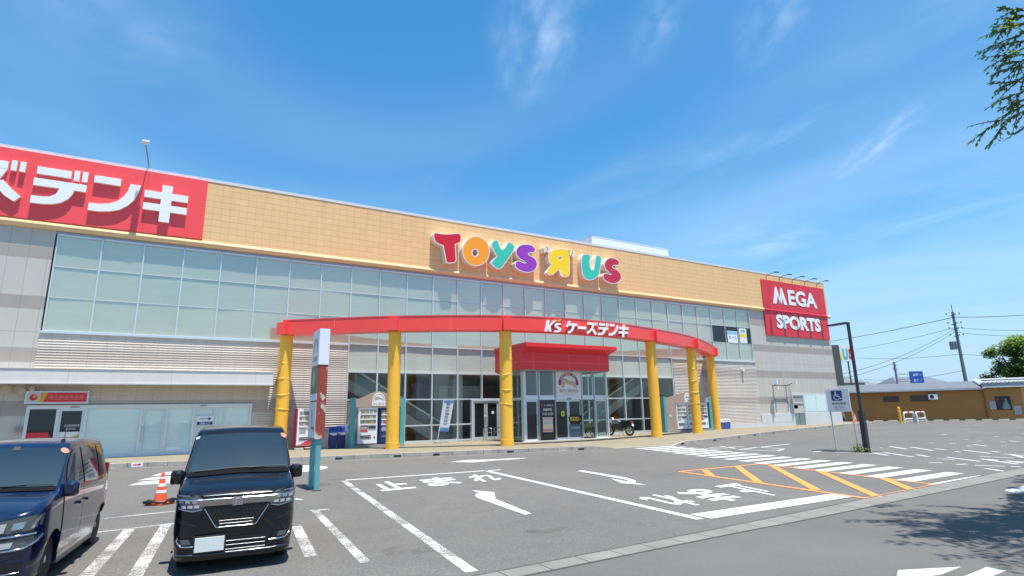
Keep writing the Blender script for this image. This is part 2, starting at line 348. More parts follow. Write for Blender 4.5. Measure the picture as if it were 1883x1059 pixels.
# glazing
def blind_glass(name, c1, c2, ior):
    a = NT(name, .03, .5); a.b.inputs['IOR'].default_value = ior; a.b.inputs['Specular Tint'].default_value = (1, .93, .77, 1); ny = a.noise(.35, 3, (1, 1, 2.5)); cc = a.mix(a.rng(ny, .3, .75), c1, c2)
    wv = a.noise(1.0, 2, (.25, 1, 26)); cc = a.mix(a.rng(wv, .42, .68, 0, .30), cc, tuple(q * .86 for q in c1))
    a.col(cc); a.bump(a.noise(.55, 2), .035, .02); return a.m
BLIND = blind_glass('glass_over_blinds', (.36, .375, .30), (.41, .425, .345), 3.6); BLIND2 = blind_glass('glass_over_pale_blinds', (.44, .475, .42), (.52, .55, .49), 1.7)
BLIND3 = blind_glass('frosted_shop_glass', (.60, .76, .74), (.68, .83, .80), 1.9)
def clear_glass(name, tint, add=0.0):
    mt = bpy.data.materials.new(name); mt.use_nodes = True; t = mt.node_tree; t.nodes.clear()
    o = t.nodes.new('ShaderNodeOutputMaterial'); mx = t.nodes.new('ShaderNodeMixShader'); tr = t.nodes.new('ShaderNodeBsdfTransparent'); gl = t.nodes.new('ShaderNodeBsdfGlossy'); fr = t.nodes.new('ShaderNodeFresnel')
    tr.inputs[0].default_value = (*tint, 1); gl.inputs['Roughness'].default_value = .01; fr.inputs[0].default_value = 1.52
    ge = t.nodes.new('ShaderNodeNewGeometry'); io = t.nodes.new('ShaderNodeMapRange'); io.inputs['To Min'].default_value = 1.52; io.inputs['To Max'].default_value = 1 / 1.52; t.links.new(ge.outputs['Backfacing'], io.inputs['Value']); t.links.new(io.outputs[0], fr.inputs[0])
    ad = t.nodes.new('ShaderNodeMath'); ad.operation = 'MULTIPLY_ADD'; ad.inputs[1].default_value = 1.3; ad.inputs[2].default_value = add
    t.links.new(fr.outputs[0], ad.inputs[0]); t.links.new(ad.outputs[0], mx.inputs[0]); t.links.new(tr.outputs[0], mx.inputs[1]); t.links.new(gl.outputs[0], mx.inputs[2]); t.links.new(mx.outputs[0], o.inputs[0]); return mt
GLASS = clear_glass('clear_glass', (.80, .88, .86), .02)
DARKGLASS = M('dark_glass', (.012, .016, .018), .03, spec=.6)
RED_SIGN = M('red_sign', (.95, .08, .085), .45, var=.04, vscale=.8); RED_BEAM = M('red_beam', (.95, .075, .062), .38, var=.04, vscale=.6)
RED_BOX = M('red_porch', (.72, .035, .045), .4, var=.04); REDLINE = M('red_joint', (.85, .22, .20), .5)
WHITE_L = M('white_letter', (.86, .87, .86), .4, var=.02); LETTER_SIDE = M('letter_side', (.78, .74, .70), .5)
YEL = NT('yellow_column', .42, .45); n = YEL.noise(1.4, 5, (1, 1, .45)); YEL.col(YEL.mix(YEL.rng(n, .42, .8, 0, .7), YEL.mix(YEL.rng(YEL.noise(5, 5, (1.5, 1.5, .12)), .56, .78, 0, .55), (.95, .52, .05), (.62, .33, .05)), (.84, .40, .03)))
YEL.bump(YEL.noise(4, 3, (1, 1, .5)), .25, .03); YEL = YEL.m
YEL_SEAM = M('yellow_seam', (.94, .52, .05), .4)
TEAL = M('teal_post', (.09, .36, .37), .55, var=.15, vscale=4); TAUPE = M('taupe_board', (.40, .30, .25), .6, var=.06)
CONC = M('concrete', (.30, .29, .27), .9, var=.15, vscale=3, fine=.1); DARK = M('dark_void', (.02, .02, .022), .7); BLACK = M('black_plastic', (.018, .018, .02), .45)
WHITE = M('white_paint', (.80, .81, .82), .4, var=.02); NAVY = M('navy', (.015, .03, .16), .45); BLUE = M('blue_plastic', (.02, .07, .38), .4); GREYP = M('grey_plastic', (.34, .36, .37), .5)
REDP = M('red_panel', (.70, .03, .04), .4); CHROME = M('chrome', (.62, .63, .66), .10, 1); STEEL = M('stainless', (.62, .63, .64), .25, 1)
PALE = M('pale_wall', (.50, .50, .48), .8, var=.05); LOBBYF = M('lobby_floor', (.42, .41, .39), .3); GREYW = M('grey_wall', (.46, .47, .46), .7)
def colour(name, c, r=.5): return M(name, c, r)

# ================================================================== GROUND
mb = MB(); N = 24
mb.poly([(-420, -300, 0), (700, -300, 0), (700, 620, 0), (-420, 620, 0)])
struct(mb.build('ground', ASPHALT), 'grey sun bleached asphalt of the car park', 'ground')
# lane in front of the gutter (a newer, bluer surface)
gut_hi = [(-8, 5.0), (2.79, 5.45), (6.25, 5.56), (8.3, 5.66), (11.06, 5.80), (18.3, 6.09), (40, 6.9)]
gut_lo = [(-8, 4.72), (2.79, 5.15), (6.25, 5.24), (8.3, 5.25), (11.06, 5.33), (18.3, 5.58), (40, 6.35)]
mb = MB()
for i in range(len(gut_lo) - 1):
    (x0, y0), (x1, y1) = gut_lo[i], gut_lo[i + 1]
    mb.poly([(x0, -12, .004), (x1, -12, .004), (x1, y1, .004), (x0, y0, .004)])
struct(mb.build('road', ASPHALT2), 'smooth grey asphalt lane nearest the viewer, below the gutter', 'road')
mb = MB()
for i in range(len(gut_lo) - 1):
    (x0, y0), (x1, y1) = gut_lo[i], gut_lo[i + 1]; (p0, q0), (p1, q1) = gut_hi[i], gut_hi[i + 1]
    e0, e1 = .02, .02
    mb.poly([(x0, y0 + e0, .009), (x1, y1 + e1, .009), (p1, q1 - e1, .009), (p0, q0 - e0, .009)])
struct(mb.build('gutter', GUTTER), 'pale concrete gutter slabs running across the car park', 'gutter')
mb = MB()
for i in range(len(gut_lo) - 1):
    for (A, B) in ((gut_lo[i], gut_lo[i + 1]), (gut_hi[i], gut_hi[i + 1])):
        mb.poly([(A[0], A[1] - .012, .0115), (B[0], B[1] - .012, .0115), (B[0], B[1] + .012, .0115), (A[0], A[1] + .012, .0115)])
struct(mb.build('gutter_joint', M('joint_dirt', (.06, .058, .052), .9, var=.3, vscale=6)), 'thin dark earthy joints along both sides of the gutter', 'gutter')

# pavement in front of the store
kerb = [(-40, 30.5), (-14, 26.6), (-1.72, 24.39), (4.32, 22.38), (7.98, 21.45), (10.88, 20.6), (15.3, 19.35), (16.3, 19.1), (19.4, 18.75), (20.4, 18.95), (23.5, 19.72), (27.3, 21.1), (32.4, 22.6), (36.2, 23.75), (40.35, 24.8), (46, 26.2), (50, 27.0), (54, 27.6)]
def kz(x): return .02 if 16.25 < x < 19.45 else .15
mb = MB(); mk = MB()
inner = [(x, y + .75) for x, y in kerb]
for i in range(len(kerb) - 1):
    A, B, C, D = kerb[i], kerb[i + 1], inner[i + 1], inner[i]
    za, zb = kz(A[0]), kz(B[0])
    a_, b_ = (A[0], A[1] + .14), (B[0], B[1] + .14)
    mb.poly([(*a_, za), (*b_, zb), (*C, .15), (*D, .15)])
    mb.poly([(*D, .15), (*C, .15), (C[0], 45, .15), (D[0], 45, .15)])
    mk.poly([(*A, za + .002), (*B, zb + .002), (*b_, zb + .002), (*a_, za + .002)]); mk.poly([(*A, 0), (*B, 0), (*B, zb + .002), (*A, za + .002)])
struct(mb.build('pavement', PAVING), 'beige block paving in front of the store', 'pavement')
struct(mk.build('kerb', KERB), 'weathered concrete kerb along the store pavement', 'kerb')
mk = MB()
for px, py in ((626, 843), (737, 839), (816, 837), (948, 831), (1075, 825.5), (1258, 815.5), (1320, 809.5), (1365, 803.5), (1397, 800), (1430, 796), (1463, 791.5), (1500, 787.5), (1540, 785)):
    P = g(px, py, .06); i = max(k for k in range(len(kerb) - 1) if kerb[k][0] <= P.x); (x0, y0), (x1, y1) = kerb[i], kerb[i + 1]
    t = (P.x - x0) / (x1 - x0); y = y0 + (y1 - y0) * t; ang = math.atan2(y1 - y0, x1 - x0)
    mk.obox((P.x, y, .055), .26, .03, .06, ang)
struct(mk.build('kerb_drain', DARK), 'dark drain openings in the face of the kerb', 'kerb drain')

# ---- painted markings
def gline(mb, pa, pb, wd, z=.005):
    A, B = Vector(pa), Vector(pb); A = Vector((A.x, A.y, 0)); B = Vector((B.x, B.y, 0)); d = (B - A).normalized(); n = Vector((-d.y, d.x, 0)) * wd / 2
    k = Vector((0, 0, z)); mb.poly([A - n + k, B - n + k, B + n + k, A + n + k])
def pxline(mb, p, q, wd, z=.005): gline(mb, g(*p), g(*q), wd, z)
def marking(mb, mat, label, name='road_marking'): return struct(mb.build(name, mat), label, 'road marking')
for (p, q, wd, mat, lab) in (
    ((632, 884), (868, 1052), .14, WORN, 'long worn white line from the totem sign down to the gutter'),
    ((636, 883), (920, 864), .15, PAINT, 'white stop line above the stop lettering near the pavement'),
    ((890, 865), (1288, 955), .15, PAINT, 'long white lane line running between the two arrows'),
    ((1288, 950), (1548, 911), .42, PAINT, 'broad white stop line beside the orange hatching'),
    ((578, 938), (672, 1035), .12, WORN, 'worn white bay line right of the black van'),
    ((545, 968), (572, 1024), .14, WORN, 'short worn white bay line close to the black van wheel'),
    ((305, 966), (236, 1080), .145, WORN, 'worn white bay line between the two parked cars, beside the black van'),
    ((240, 972), (150, 1070), .145, WORN, 'worn white bay line between the two parked cars, beside the blue car'),
    ((180, 979), (330, 962), .10, WORN, 'thin white line closing the parking bay behind the cone'),
    ((190, 954), (335, 939), .07, WORN, 'thin white line across the asphalt just below the traffic cone'),
    ((570, 939), (605, 937), .10, WORN, 'short white bay cap right of the black van'),
    ((545, 919), (552, 918), .25, PAINT, 'small white patch behind the black van mirror')):
    mb = MB(); pxline(mb, p, q, wd); marking(mb, mat, lab, 'painted_line')
mb = MB(); pxline(mb, (200, 862), (560, 850), .07); pxline(mb, (560, 850), (760, 842), .07); pxline(mb, (760, 842), (960, 833), .07); pxline(mb, (960, 833), (1140, 824), .07)
marking(mb, WORN, 'thin white edge line painted along the foot of the kerb', 'painted_line')
# crosswalk
mb = MB(); NS = 18
for i in range(NS):
    t = i / (NS - 1); yl = 18.45 + (5.85 - 18.45) * t
    xl = 16.95 + (13.3 - 16.95) * t; xr = 19.25 + (15.75 - 19.25) * t; th = .19
    o = .05 if i in (8, 9) else 0
    mb.poly([(xl + o, yl - th, .005), (xr - o, yl - th + .02, .005), (xr - o, yl + th + .02, .005), (xl + o, yl + th, .005)])
marking(mb, paint_mat('crosswalk_paint', (.57, .58, .58), .375), 'white zebra stripes of the crossing from the pavement to the hatched island', 'crosswalk')
# orange hatched island
c = crop(1140, 760, 2.534); mb = MB()
P4 = [(277, 272), (655, 236), (1490, 335), (1165, 400)]
for i, wd in enumerate((.10, .09, .22, .12)): pxline(mb, c(*P4[i]), c(*P4[(i + 1) % 4]), wd, .0055 + .0006 * i)
for k, (p, q) in enumerate((((393, 264), (427, 293)), ((545, 247), (650, 325)), ((705, 243), (918, 360)), ((925, 268), (1200, 390)), ((1225, 303), (1358, 357)))): pxline(mb, c(*p), c(*q), .17, .0083 + .0003 * k)
marking(mb, ORANGE_P, 'orange painted hatching in a diamond beside the crossing', 'hatched_island')
# lettering on the road
def quad_fn(BL, BR, TL, TR, z=.006):
    BL, BR, TL, TR = [g(*q) for q in (BL, BR, TL, TR)]
    return lambda u, v: tuple((BL * (1 - u) + BR * u) * (1 - v) + (TL * (1 - u) + TR * u) * v + Vector((0, 0, z)))
def road_text(quad, label, cuts):
    fn = quad_fn(*quad); mb = MB()
    for ch, (u0, u1) in zip('止まれ', cuts): text_fit(mb, ch, lambda u, v, a=u0, b=u1: fn(a + (b - a) * u, v), .03)
    marking(mb, PAINT, label, 'road_lettering')
c = crop(560, 820, 2.769); road_text((c(395, 232), c(1012, 173), c(318, 190), c(957, 140)), 'white stop lettering on the lane below the stop line near the pavement', ((0, .26), (.37, .65), (.76, 1)))
c = crop(1140, 780, 4.8125); road_text((c(1015, 525), c(125, 652), c(1475, 618), c(520, 742)), 'white upside down stop lettering beside the orange hatching', ((0, .23), (.38, .66), (.76, 1)))
def px_polys(cr, polys, label, mat=PAINT, name='road_arrow'):
    mb = MB()
    for k, P in enumerate(polys): mb.poly([tuple(g(*cr(*p)) + Vector((0, 0, .006 + .0012 * k))) for p in P])
    marking(mb, mat, label, name)
c = crop(560, 820, 2.769)
px_polys(c, [[(1157, 346), (1122, 352), (885, 267), (868, 256), (874, 244), (900, 243), (930, 254)], [(852, 227), (965, 237), (974, 269)]], 'white bent arrow below the stop lettering near the pavement')
px_polys(c, [[(1388, 128), (1412, 125), (1645, 163), (1688, 178), (1682, 190), (1655, 187), (1640, 173)], [(1560, 166), (1650, 184), (1748, 201), (1612, 191)]], 'white bent arrow left of the upside down stop lettering')
px_polys(c, [[(740, 83), (830, 72), (958, 70), (962, 75), (870, 84)], [(955, 69), (1138, 61), (1105, 66), (965, 75)]], 'thin white arrow painted close to the kerb')
c = crop(1640, 940, 7.749)
px_polys(c, [[(90, 848), (990, 800), (700, 912), (60, 990)], [(1340, 805), (1632, 855), (1380, 960), (900, 990), (1290, 835)]], 'large white arrow head at the near edge of the lane')
px_polys(lambda x, y: (x, y), [[(1847, 902), (1900, 890), (1905, 902), (1872, 908)]], 'white mark on the lane below the crossing')
px_polys(lambda x, y: (x, y), [[(236, 893), (262, 886), (330, 880), (345, 882), (330, 888)], [(252, 884), (280, 878), (338, 874), (340, 879)], [(278, 876), (300, 869), (340, 866), (336, 871)]], 'white painted lettering on the lane behind the traffic cone', PAINT, 'road_lettering')
# red and white spot behind the totem sign
P = g(560, 861); mb = MB(); mb.lathe([(1.3, .004), (1.3, .005)], (P.x - .62, P.y, 0), 40); mb2 = MB(); mb2.box(P.x - 1.3, P.x - .25, P.y - .55, P.y + .55, .0058, .0066)
marking(mb, PAINT, 'white round spot painted on the lane behind the totem sign', 'painted_spot'); marking(mb2, REDPAINT, 'pale red panel painted inside the white round spot', 'painted_panel')
# crossing-side box and right-hand bays
mb = MB(); c = crop(1140, 760, 2.534)
for p, q in (((640, 160), (790, 143)), ((555, 170), (645, 158)), ((555, 170), (735, 176)), ((645, 158), (760, 166)), ((735, 176), (765, 166))): pxline(mb, c(*p), c(*q), .12, .005)
for p, q in (((415, 160), (580, 156)), ((470, 154), (540, 164)), ((400, 166), (500, 163))): pxline(mb, c(*p), c(*q), .14, .005)
marking(mb, PAINT, 'white arrow and bicycle box painted beyond the crossing', 'road_arrow')
mb = MB(); c = crop(1420, 760, 3.542)
segs = [((265, 252), (405, 236)), ((410, 253), (660, 263)), ((640, 256), (755, 275)), ((660, 256), (735, 260)), ((765, 215), (875, 234)), ((735, 256), (920, 285)), ((900, 220), (1045, 243)), ((940, 270), (1020, 283)), ((1060, 231), (1135, 239)), ((1140, 287), (1350, 313)), ((1245, 240), (1425, 262)), ((1360, 297), (1600, 332)), ((1310, 203), (1400, 214)), ((1190, 248), (1220, 253)), ((1020, 321), (1110, 323)), ((1200, 334), (1270, 331)), ((1350, 280), (1425, 285)), ((1440, 285), (1575, 292)), ((1510, 265), (1640, 276)), ((1555, 348), (1620, 350)), ((1430, 248), (1480, 254)), ((1540, 180), (1610, 184)), ((1440, 150), (1475, 152)), ((1240, 83), (1375, 81)), ((1095, 141), (1140, 138)), ((1020, 193), (1060, 193)), ((1150, 197), (1195, 199)), ((1240, 170), (1280, 171)), ((1335, 180), (1360, 181)), ((1485, 186), (1525, 188)), ((1070, 297), (1190, 302)), ((1480, 305), (1640, 325)), ((1400, 300), (1640, 318)), ((1320, 340), (1510, 345)), ((1390, 360), (1590, 390)), ((1560, 270), (1640, 290)), ((700, 224), (718, 225)), ((1490, 212), (1530, 213)), ((1580, 154), (1610, 155)), ((1620, 132), (1640, 133)), ((1270, 212), (1300, 215))]
for p, q in segs: pxline(mb, c(*p), c(*q), .11, .005)
marking(mb, paint_mat('worn_bay_paint', (.60, .61, .61), .40), 'broken white bay lines over the wide empty car park', 'painted_line')
# a few oil stains
mb = MB()
for (px, py, r) in ((600, 890, .55), (640, 880, .4), (1010, 975, .3), (760, 1010, .35)):
    P = g(px, py); mb.poly([(P.x + r * (1 + .3 * random.random()) * cos(k * pi / 10), P.y + .7 * r * (1 + .3 * random.random()) * sin(k * pi / 10), .003) for k in range(20)])
st = NT('oil_stain', .85, .3); st.b.inputs['Base Color'].default_value = (.085, .075, .062, 1); st.l(st.rng(st.noise(3.5, 5), .42, .7, 0, .3), st.b.inputs['Alpha'])
struct(mb.build('stain', st.m), 'faint brown stains on the asphalt by the totem sign', 'stain')

# ================================================================== STORE BUILDING
MX = lambda i: -4.73 + 1.5 * i
store = thing('store_building', 'long two storey store with tan tiled top band, tall window front and grey cladding', 'store', (0, 0, 0))
XL, XR, YB = -24.0, 49.72, 62.0
mb = MB(); mb.box(XL, XR, 28.22, 28.6, 9.45, 12.42); mb.box(XL, XL + .35, 28.6, YB, 9.45, 12.42); mb.box(XR - .35, XR, 28.6, YB, 9.45, 12.42); mb.box(XL, XR, YB, YB + .3, 9.45, 12.42)
mb.build('parapet', TILE, store)
mb = MB(); mb.box(XL - .05, XR + .05, 28.20, 28.72, 12.42, 12.56); mb.box(XR - .45, XR + .05, 28.72, YB + .3, 12.42, 12.56); mb.box(XL - .05, XL + .45, 28.72, YB + .3, 12.42, 12.56); mb.build('coping', COPING, store)
mb = MB()
prof = [(28.3, 9.24), (28.2, 9.25), (28.13, 9.31), (28.11, 9.39), (28.13, 9.47), (28.18, 9.52), (28.24, 9.53)]
for a_, b_ in zip(prof[:-1], prof[1:]): mb.poly([(XL, *a_), (XR + .25, *a_), (XR + .25, *b_), (XL, *b_)])
mb.poly([(XR + .25, *p) for p in prof]); mb.build('cornice', CORNICE, store, 40)
mb = MB(); mb.box(XL, XR, 28.7, YB, 11.6, 11.8); mb.build('roof_deck', CONC, store)
mb = MB(); mb.box(XL, XL + .3, 28.6, YB, 0, 9.45); mb.box(XR - .3, XR, 28.6, YB, 0, 9.45); mb.box(XL, XR, YB, YB + .3, 0, 9.45); mb.build('outer_wall', CLAD, store)
# front wall pieces
mb = MB(); mb.box(XL, -4.82, 28.3, 28.6, 3.3, 9.45); mb.box(XL, -4.82, 28.3, 28.6, .15, 3.3); mb.build('clad_wall', CLAD, store)
mb = MB(); mb.box(38.86, XR, 28.3, 28.6, 1.08, 9.45); mb.build('clad_wall', CLAD, store)
mb = MB(); mb.box(-4.82, 38.86, 28.34, 28.6, 9.12, 9.45); mb.build('head_flashing', M('flashing', (.42, .46, .50), .5), store)
def siding(x0, x1, z0, z1, holes=()):
    mb = MB(); n = int(round((z1 - z0) / .105)); h = (z1 - z0) / n
    for k in range(n):
        a_, b_ = z0 + k * h, z0 + (k + 1) * h
        segs_ = [(x0, x1)]
        for (hx0, hx1, hz0, hz1) in holes:
            if b_ > hz0 + .02 and a_ < hz1 - .02:
                segs_ = [s for (p, q) in segs_ for s in ((p, min(q, hx0)), (max(p, hx1), q)) if s[1] - s[0] > .01]
        for p, q in segs_:
            mb.poly([(p, 28.262, a_ + .012), (q, 28.262, a_ + .012), (q, 28.292, b_), (p, 28.292, b_)]); mb.poly([(p, 28.30, a_), (q, 28.30, a_), (q, 28.262, a_ + .012), (p, 28.262, a_ + .012)])
    return mb
mb = siding(-4.82, 7.22, .15, 5.03, ((-4.82, 3.02, .15, 2.24),)); mb.box(-4.82, 7.22, 28.32, 28.6, 2.24, 5.03); mb.box(3.02, 7.22, 28.32, 28.6, .15, 2.24); mb.build('siding', SIDING, store)
mb = siding(29.84, 38.86, .42, 5.03); mb.box(29.84, 38.86, 28.32, 28.6, .15, 5.03); mb.build('siding', SIDING, store)
MB().box(-4.82, 7.25, 28.22, 28.5, 5.03, 5.12).build('sill', ALU, store); MB().box(29.8, 38.86, 28.22, 28.5, 5.03, 5.12).build('sill', ALU, store)
mb = MB(); mb.box(34.0, 42.98, 28.245, 28.30, .15, .42); mb.box(38.88, 42.98, 28.24, 28.6, .42, 1.08); mb.box(44.56, XR, 28.24, 28.6, .15, 1.08); mb.box(29.84, 34.0, 28.25, 28.30, .15, .42); mb.build('plinth', PLINTH, store)
# windows: bays of the upper band
rows_up = [5.12, 6.48, 7.75, 9.10]; rows_lo = [.28, 1.03, 2.36, 3.73, 5.12]
PANEG = [BLIND, blind_glass('glass_over_blinds_bluish', (.35, .365, .305), (.40, .415, .35), 3.5), blind_glass('glass_over_blinds_greenish', (.37, .39, .295), (.42, .44, .34), 3.7)]
open_win = {26, 27, 28}
def tilt_pane(mb, x0, x1, z0, z1, y, mi=0, am=.011):
    a_, b_ = random.uniform(-am, am), random.uniform(-am, am)
    mb.keep = True
    mb.poly([(x0, y + a_ + b_, z0), (x1, y - a_ + b_, z0), (x1, y - a_ - b_, z1), (x0, y + a_ - b_, z1)], mi)
for i in range(29):
    x0, x1 = MX(i), MX(i + 1); mb = MB()
    for r_ in range(3):
        if i in open_win and r_ == 1: mb0 = mb; mb = MB(); continue
        tilt_pane(mb, x0 + .02, x1 - .02, rows_up[r_] + .015, rows_up[r_ + 1] - .015, 28.36)
    if i in open_win: mb0.build('window', PANEG[0], store)
    wnd = mb.build('window', PANEG[random.randrange(3)], store)
    fb = MB(); fb.box(x0 - .026, x0 + .026, 28.29, 28.42, 5.12, 9.10)
    if i == 28: fb.box(x1 - .035, x1 + .035, 28.27, 28.42, 5.12, 9.10)
    for z in (6.48, 7.75): fb.box(x0 + .035, x1 - .035, 28.335, 28.40, z - .012, z + .012)
    fb.box(x0 + .035, x1 - .035, 28.29, 28.42, 9.04, 9.12); fb.box(x0 + .035, x1 - .035, 28.29, 28.42, 5.10, 5.15)
    fb.build('frame', ALU, wnd)
    if i in open_win:
        mb = MB(); mb.box(x0 + .08, x1 - .06, 28.345, 28.36, 6.53, 7.71); mb.build('open_pane', DARKGLASS, wnd)
for i in range(8, 23):
    x0, x1 = MX(i), MX(i + 1); mb = MB(); door = i in (12, 13)
    for r_ in range(3):
        if door and r_ < 2:
            if i == 12: tilt_pane(mb, x0 + .02, 14.1, rows_lo[r_] + .02, rows_lo[r_ + 1] - .02, 28.37, 0, .003)
            continue
        tilt_pane(mb, x0 + .02, x1 - .02, rows_lo[r_] + .02, rows_lo[r_ + 1] - .02, 28.37, 0, .003)
    wnd = mb.build('window', GLASS, store)
    bb = MB(); tilt_pane(bb, x0 + .02, x1 - .02, 3.76, 5.09, 28.365); bb.build('blind', BLIND2, wnd)
    fb = MB(); fb.box(x0 - .035, x0 + .035, 28.27, 28.44, 2.36 if door and i == 13 else .15, 5.10)
    if i == 22: fb.box(x1 - .035, x1 + .035, 28.27, 28.44, .15, 5.10)
    for z in ((.21, 1.03, 2.36, 3.73) if not door else ((2.36, 3.73))): fb.box(x0 + .035, x1 - .035, 28.29, 28.44, z - (.06 if z < .3 else .032), z + (.06 if z < .3 else .032))
    if i == 12:
        for z in (.21, 1.03): fb.box(x0 + .035, 14.1, 28.29, 28.44, z - .04, z + .04)
    fb.build('frame', ALU, wnd)
# double shop door at the left of the porch
dr = MB(); dr.box(14.10, 14.20, 28.24, 28.44, .15, 2.33); dr.box(15.80, 15.90, 28.24, 28.44, .15, 2.33); dr.box(14.20, 15.80, 28.24, 28.44, 2.24, 2.33); door_f = dr.build('door_frame', ALU, store)
for x0, x1, hx in ((14.21, 14.985, 14.92), (15.015, 15.79, 15.08)):
    mb = MB(); mb.box(x0, x0 + .09, 28.28, 28.36, .17, 2.23); mb.box(x1 - .09, x1, 28.28, 28.36, .17, 2.23); mb.box(x0 + .09, x1 - .09, 28.28, 28.36, .17, .32); mb.box(x0 + .09, x1 - .09, 28.28, 28.36, 2.13, 2.23)
    d = mb.build('door', ALU, store); p = MB(); p.box(x0 + .09, x1 - .09, 28.315, 28.33, .32, 2.13); p.build('pane', DARKGLASS, d)
    h = MB(); h.tube([(hx, 28.27, .95), (hx, 28.21, .98), (hx, 28.21, 1.42), (hx, 28.27, 1.45)], .016); h.build('handle', STEEL, d)
mb = MB(); mb.lathe([(.085, 28.302), (.085, 28.312)], (15.45, 0, 1.62), 20, 'y'); mb.build('door_sticker', WHITE, store)
# shop front on the left, under the awning
mb = MB(); mb.box(-20.0, 3.72, 27.35, 28.28, 3.02, 3.55); mb.build('awning', AWN, store)
mb = MB(); mb.box(-20.0, 3.76, 27.30, 27.42, 2.985, 3.03); mb.box(-20, 3.75, 27.33, 28.28, 3.552, 3.575); mb.build('awning_trim', M('awning_trim', (.5, .49, .47), .5), store)
mb = MB()
for x in (-9.5, -5.7, -3.6, -.2, 3.0): mb.box(x, x + .014, 27.346, 27.35, 3.03, 3.55)
mb.build('awning_joint', M('awning_joint', (.45, .43, .41), .6), store)
sf = MB(); xs = [-4.78, -3.86, -2.98, -1.12, -.22, .78, 1.64, 3.0]
for x in xs: sf.box(x - .05, x + .05, 28.24, 28.42, .15, 2.23)
for a_, b_ in zip(xs[:-1], xs[1:]): sf.box(a_ + .05, b_ - .05, 28.24, 28.42, 2.08, 2.23); sf.box(a_ + .05, b_ - .05, 28.24, 28.42, .15, .29)
sfo = sf.build('shopfront', M('shopfront_frame', (.70, .73, .74), .4), store)
kinds = [DARKGLASS, DARKGLASS, BLIND3, BLIND3, BLIND3, BLIND3, BLIND3]
for k, (a_, b_) in enumerate(zip(xs[:-1], xs[1:])):
    mb = MB(); tilt_pane(mb, a_ + .05, b_ - .05, .29, 2.08, 28.33, 0, .004); mb.build('pane', kinds[k], sfo)
    if k in (1, 3, 5):
        mb = MB(); mb.box(a_ + .055, a_ + .12, 28.26, 28.32, .29, 2.08); mb.box(b_ - .12, b_ - .055, 28.26, 28.32, .29, 2.08); mb.box(a_ + .12, b_ - .12, 28.26, 28.32, .29, .38); mb.box(a_ + .12, b_ - .12, 28.26, 28.32, 2.0, 2.08); mb.build('door_leaf', ALU, sfo)
mb = MB(); mb.tube([(-1.02, 28.25, .75), (-1.02, 28.2, .78), (-1.02, 28.2, 1.3), (-1.02, 28.25, 1.33)], .016); mb.build('handle', STEEL, sfo)
mb = MB(); mb.box(-3.5, -3.2, 28.225, 28.24, 2.12, 2.18); mb.box(.98, 1.26, 28.225, 28.24, 2.12, 2.18); mb.build('door_sensor', colour('sensor', (.35, .33, .31)), sfo)
# graphics on the bank windows
def decal(parent, name, x0, x1, y, z0, z1, col): return MB().box(x0, x1, y, y + .004, z0, z1).build(name, col, parent)
mb = MB(); mb.prism([(-4.72, 28.318, .95), (-3.95, 28.318, .95), (-4.1, 28.318, 1.2), (-4.72, 28.318, 1.2)], [(-4.72, 28.322, .95), (-3.95, 28.322, .95), (-4.1, 28.322, 1.2), (-4.72, 28.322, 1.2)]); mb.build('window_stripe', REDP, sfo)
mb = MB(); mb.prism([(-3.80, 28.318, .98), (-3.04, 28.318, .98), (-3.04, 28.318, 1.2), (-3.8, 28.318, 1.2)], [(-3.8, 28.322, .98), (-3.04, 28.322, .98), (-3.04, 28.322, 1.2), (-3.8, 28.322, 1.2)]); mb.build('window_stripe', WHITE, sfo)
mb = MB(); mb.prism([(-3.4, 28.314, .985), (-3.04, 28.314, .985), (-3.04, 28.314, 1.16)], [(-3.4, 28.317, .985), (-3.04, 28.317, .985), (-3.04, 28.317, 1.16)]); mb.build('window_stripe', colour('ochre', (.62, .42, .05)), sfo)
mb = MB(); text_fit(mb, '埼玉縣信用金庫', on_wall(-3.62, -3.14, 1.40, 1.48, 28.316)); text_fit(mb, '真岡支店', on_wall(-3.55, -3.25, 1.28, 1.35, 28.316)); mb.build('window_lettering', WHITE, sfo)
# service entrance on the right
mb = MB(); mb.box(43.0, 43.1, 28.25, 28.45, .15, 2.6); mb.box(44.45, 44.56, 28.25, 28.45, .15, 2.6); mb.box(43.1, 44.45, 28.25, 28.45, 2.5, 2.6); mb.box(43.1, 44.45, 28.25, 28.45, 1.86, 1.94); sd_ = mb.build('side_door', ALU, store)
mb = MB(); mb.box(43.1, 43.76, 28.32, 28.36, .16, 1.86); mb.box(43.8, 44.45, 28.32, 28.36, .16, 1.86); mb.box(43.1, 44.45, 28.32, 28.36, 1.94, 2.5); mb.build('pane', blind_glass('side_door_glass', (.15, .22, .22), (.18, .25, .25), 2.2), sd_)
mb = MB(); mb.box(43.2, 43.68, 28.30, 28.315, 1.45, 1.72); mb.build('notice', WHITE, sd_)
mb = MB(); mb.box(44.56, 49.0, 28.27, 28.31, 1.08, 2.62); mb.box(44.6, 44.62, 28.3, 28.4, 1, 2); swf = mb.build('side_window', ALU, store)
for a_, b_ in ((44.66, 46.2), (46.28, 47.6), (47.68, 48.9)):
    mb = MB(); mb.box(a_, b_, 28.262, 28.268, 1.18, 2.54); mb.build('pane', BLIND3, swf)
# penthouse on the roof
mb = MB(); mb.box(26.25, 34.3, 32.0, 33.5, 11.8, 14.58); ph = mb.build('penthouse', M('penthouse_metal', (.82, .87, .90), .5, var=.03), store)
mb = MB(); mb.box(26.24, 34.31, 31.99, 33.51, 14.58, 14.66); mb.build('penthouse_cap', COPING, ph)
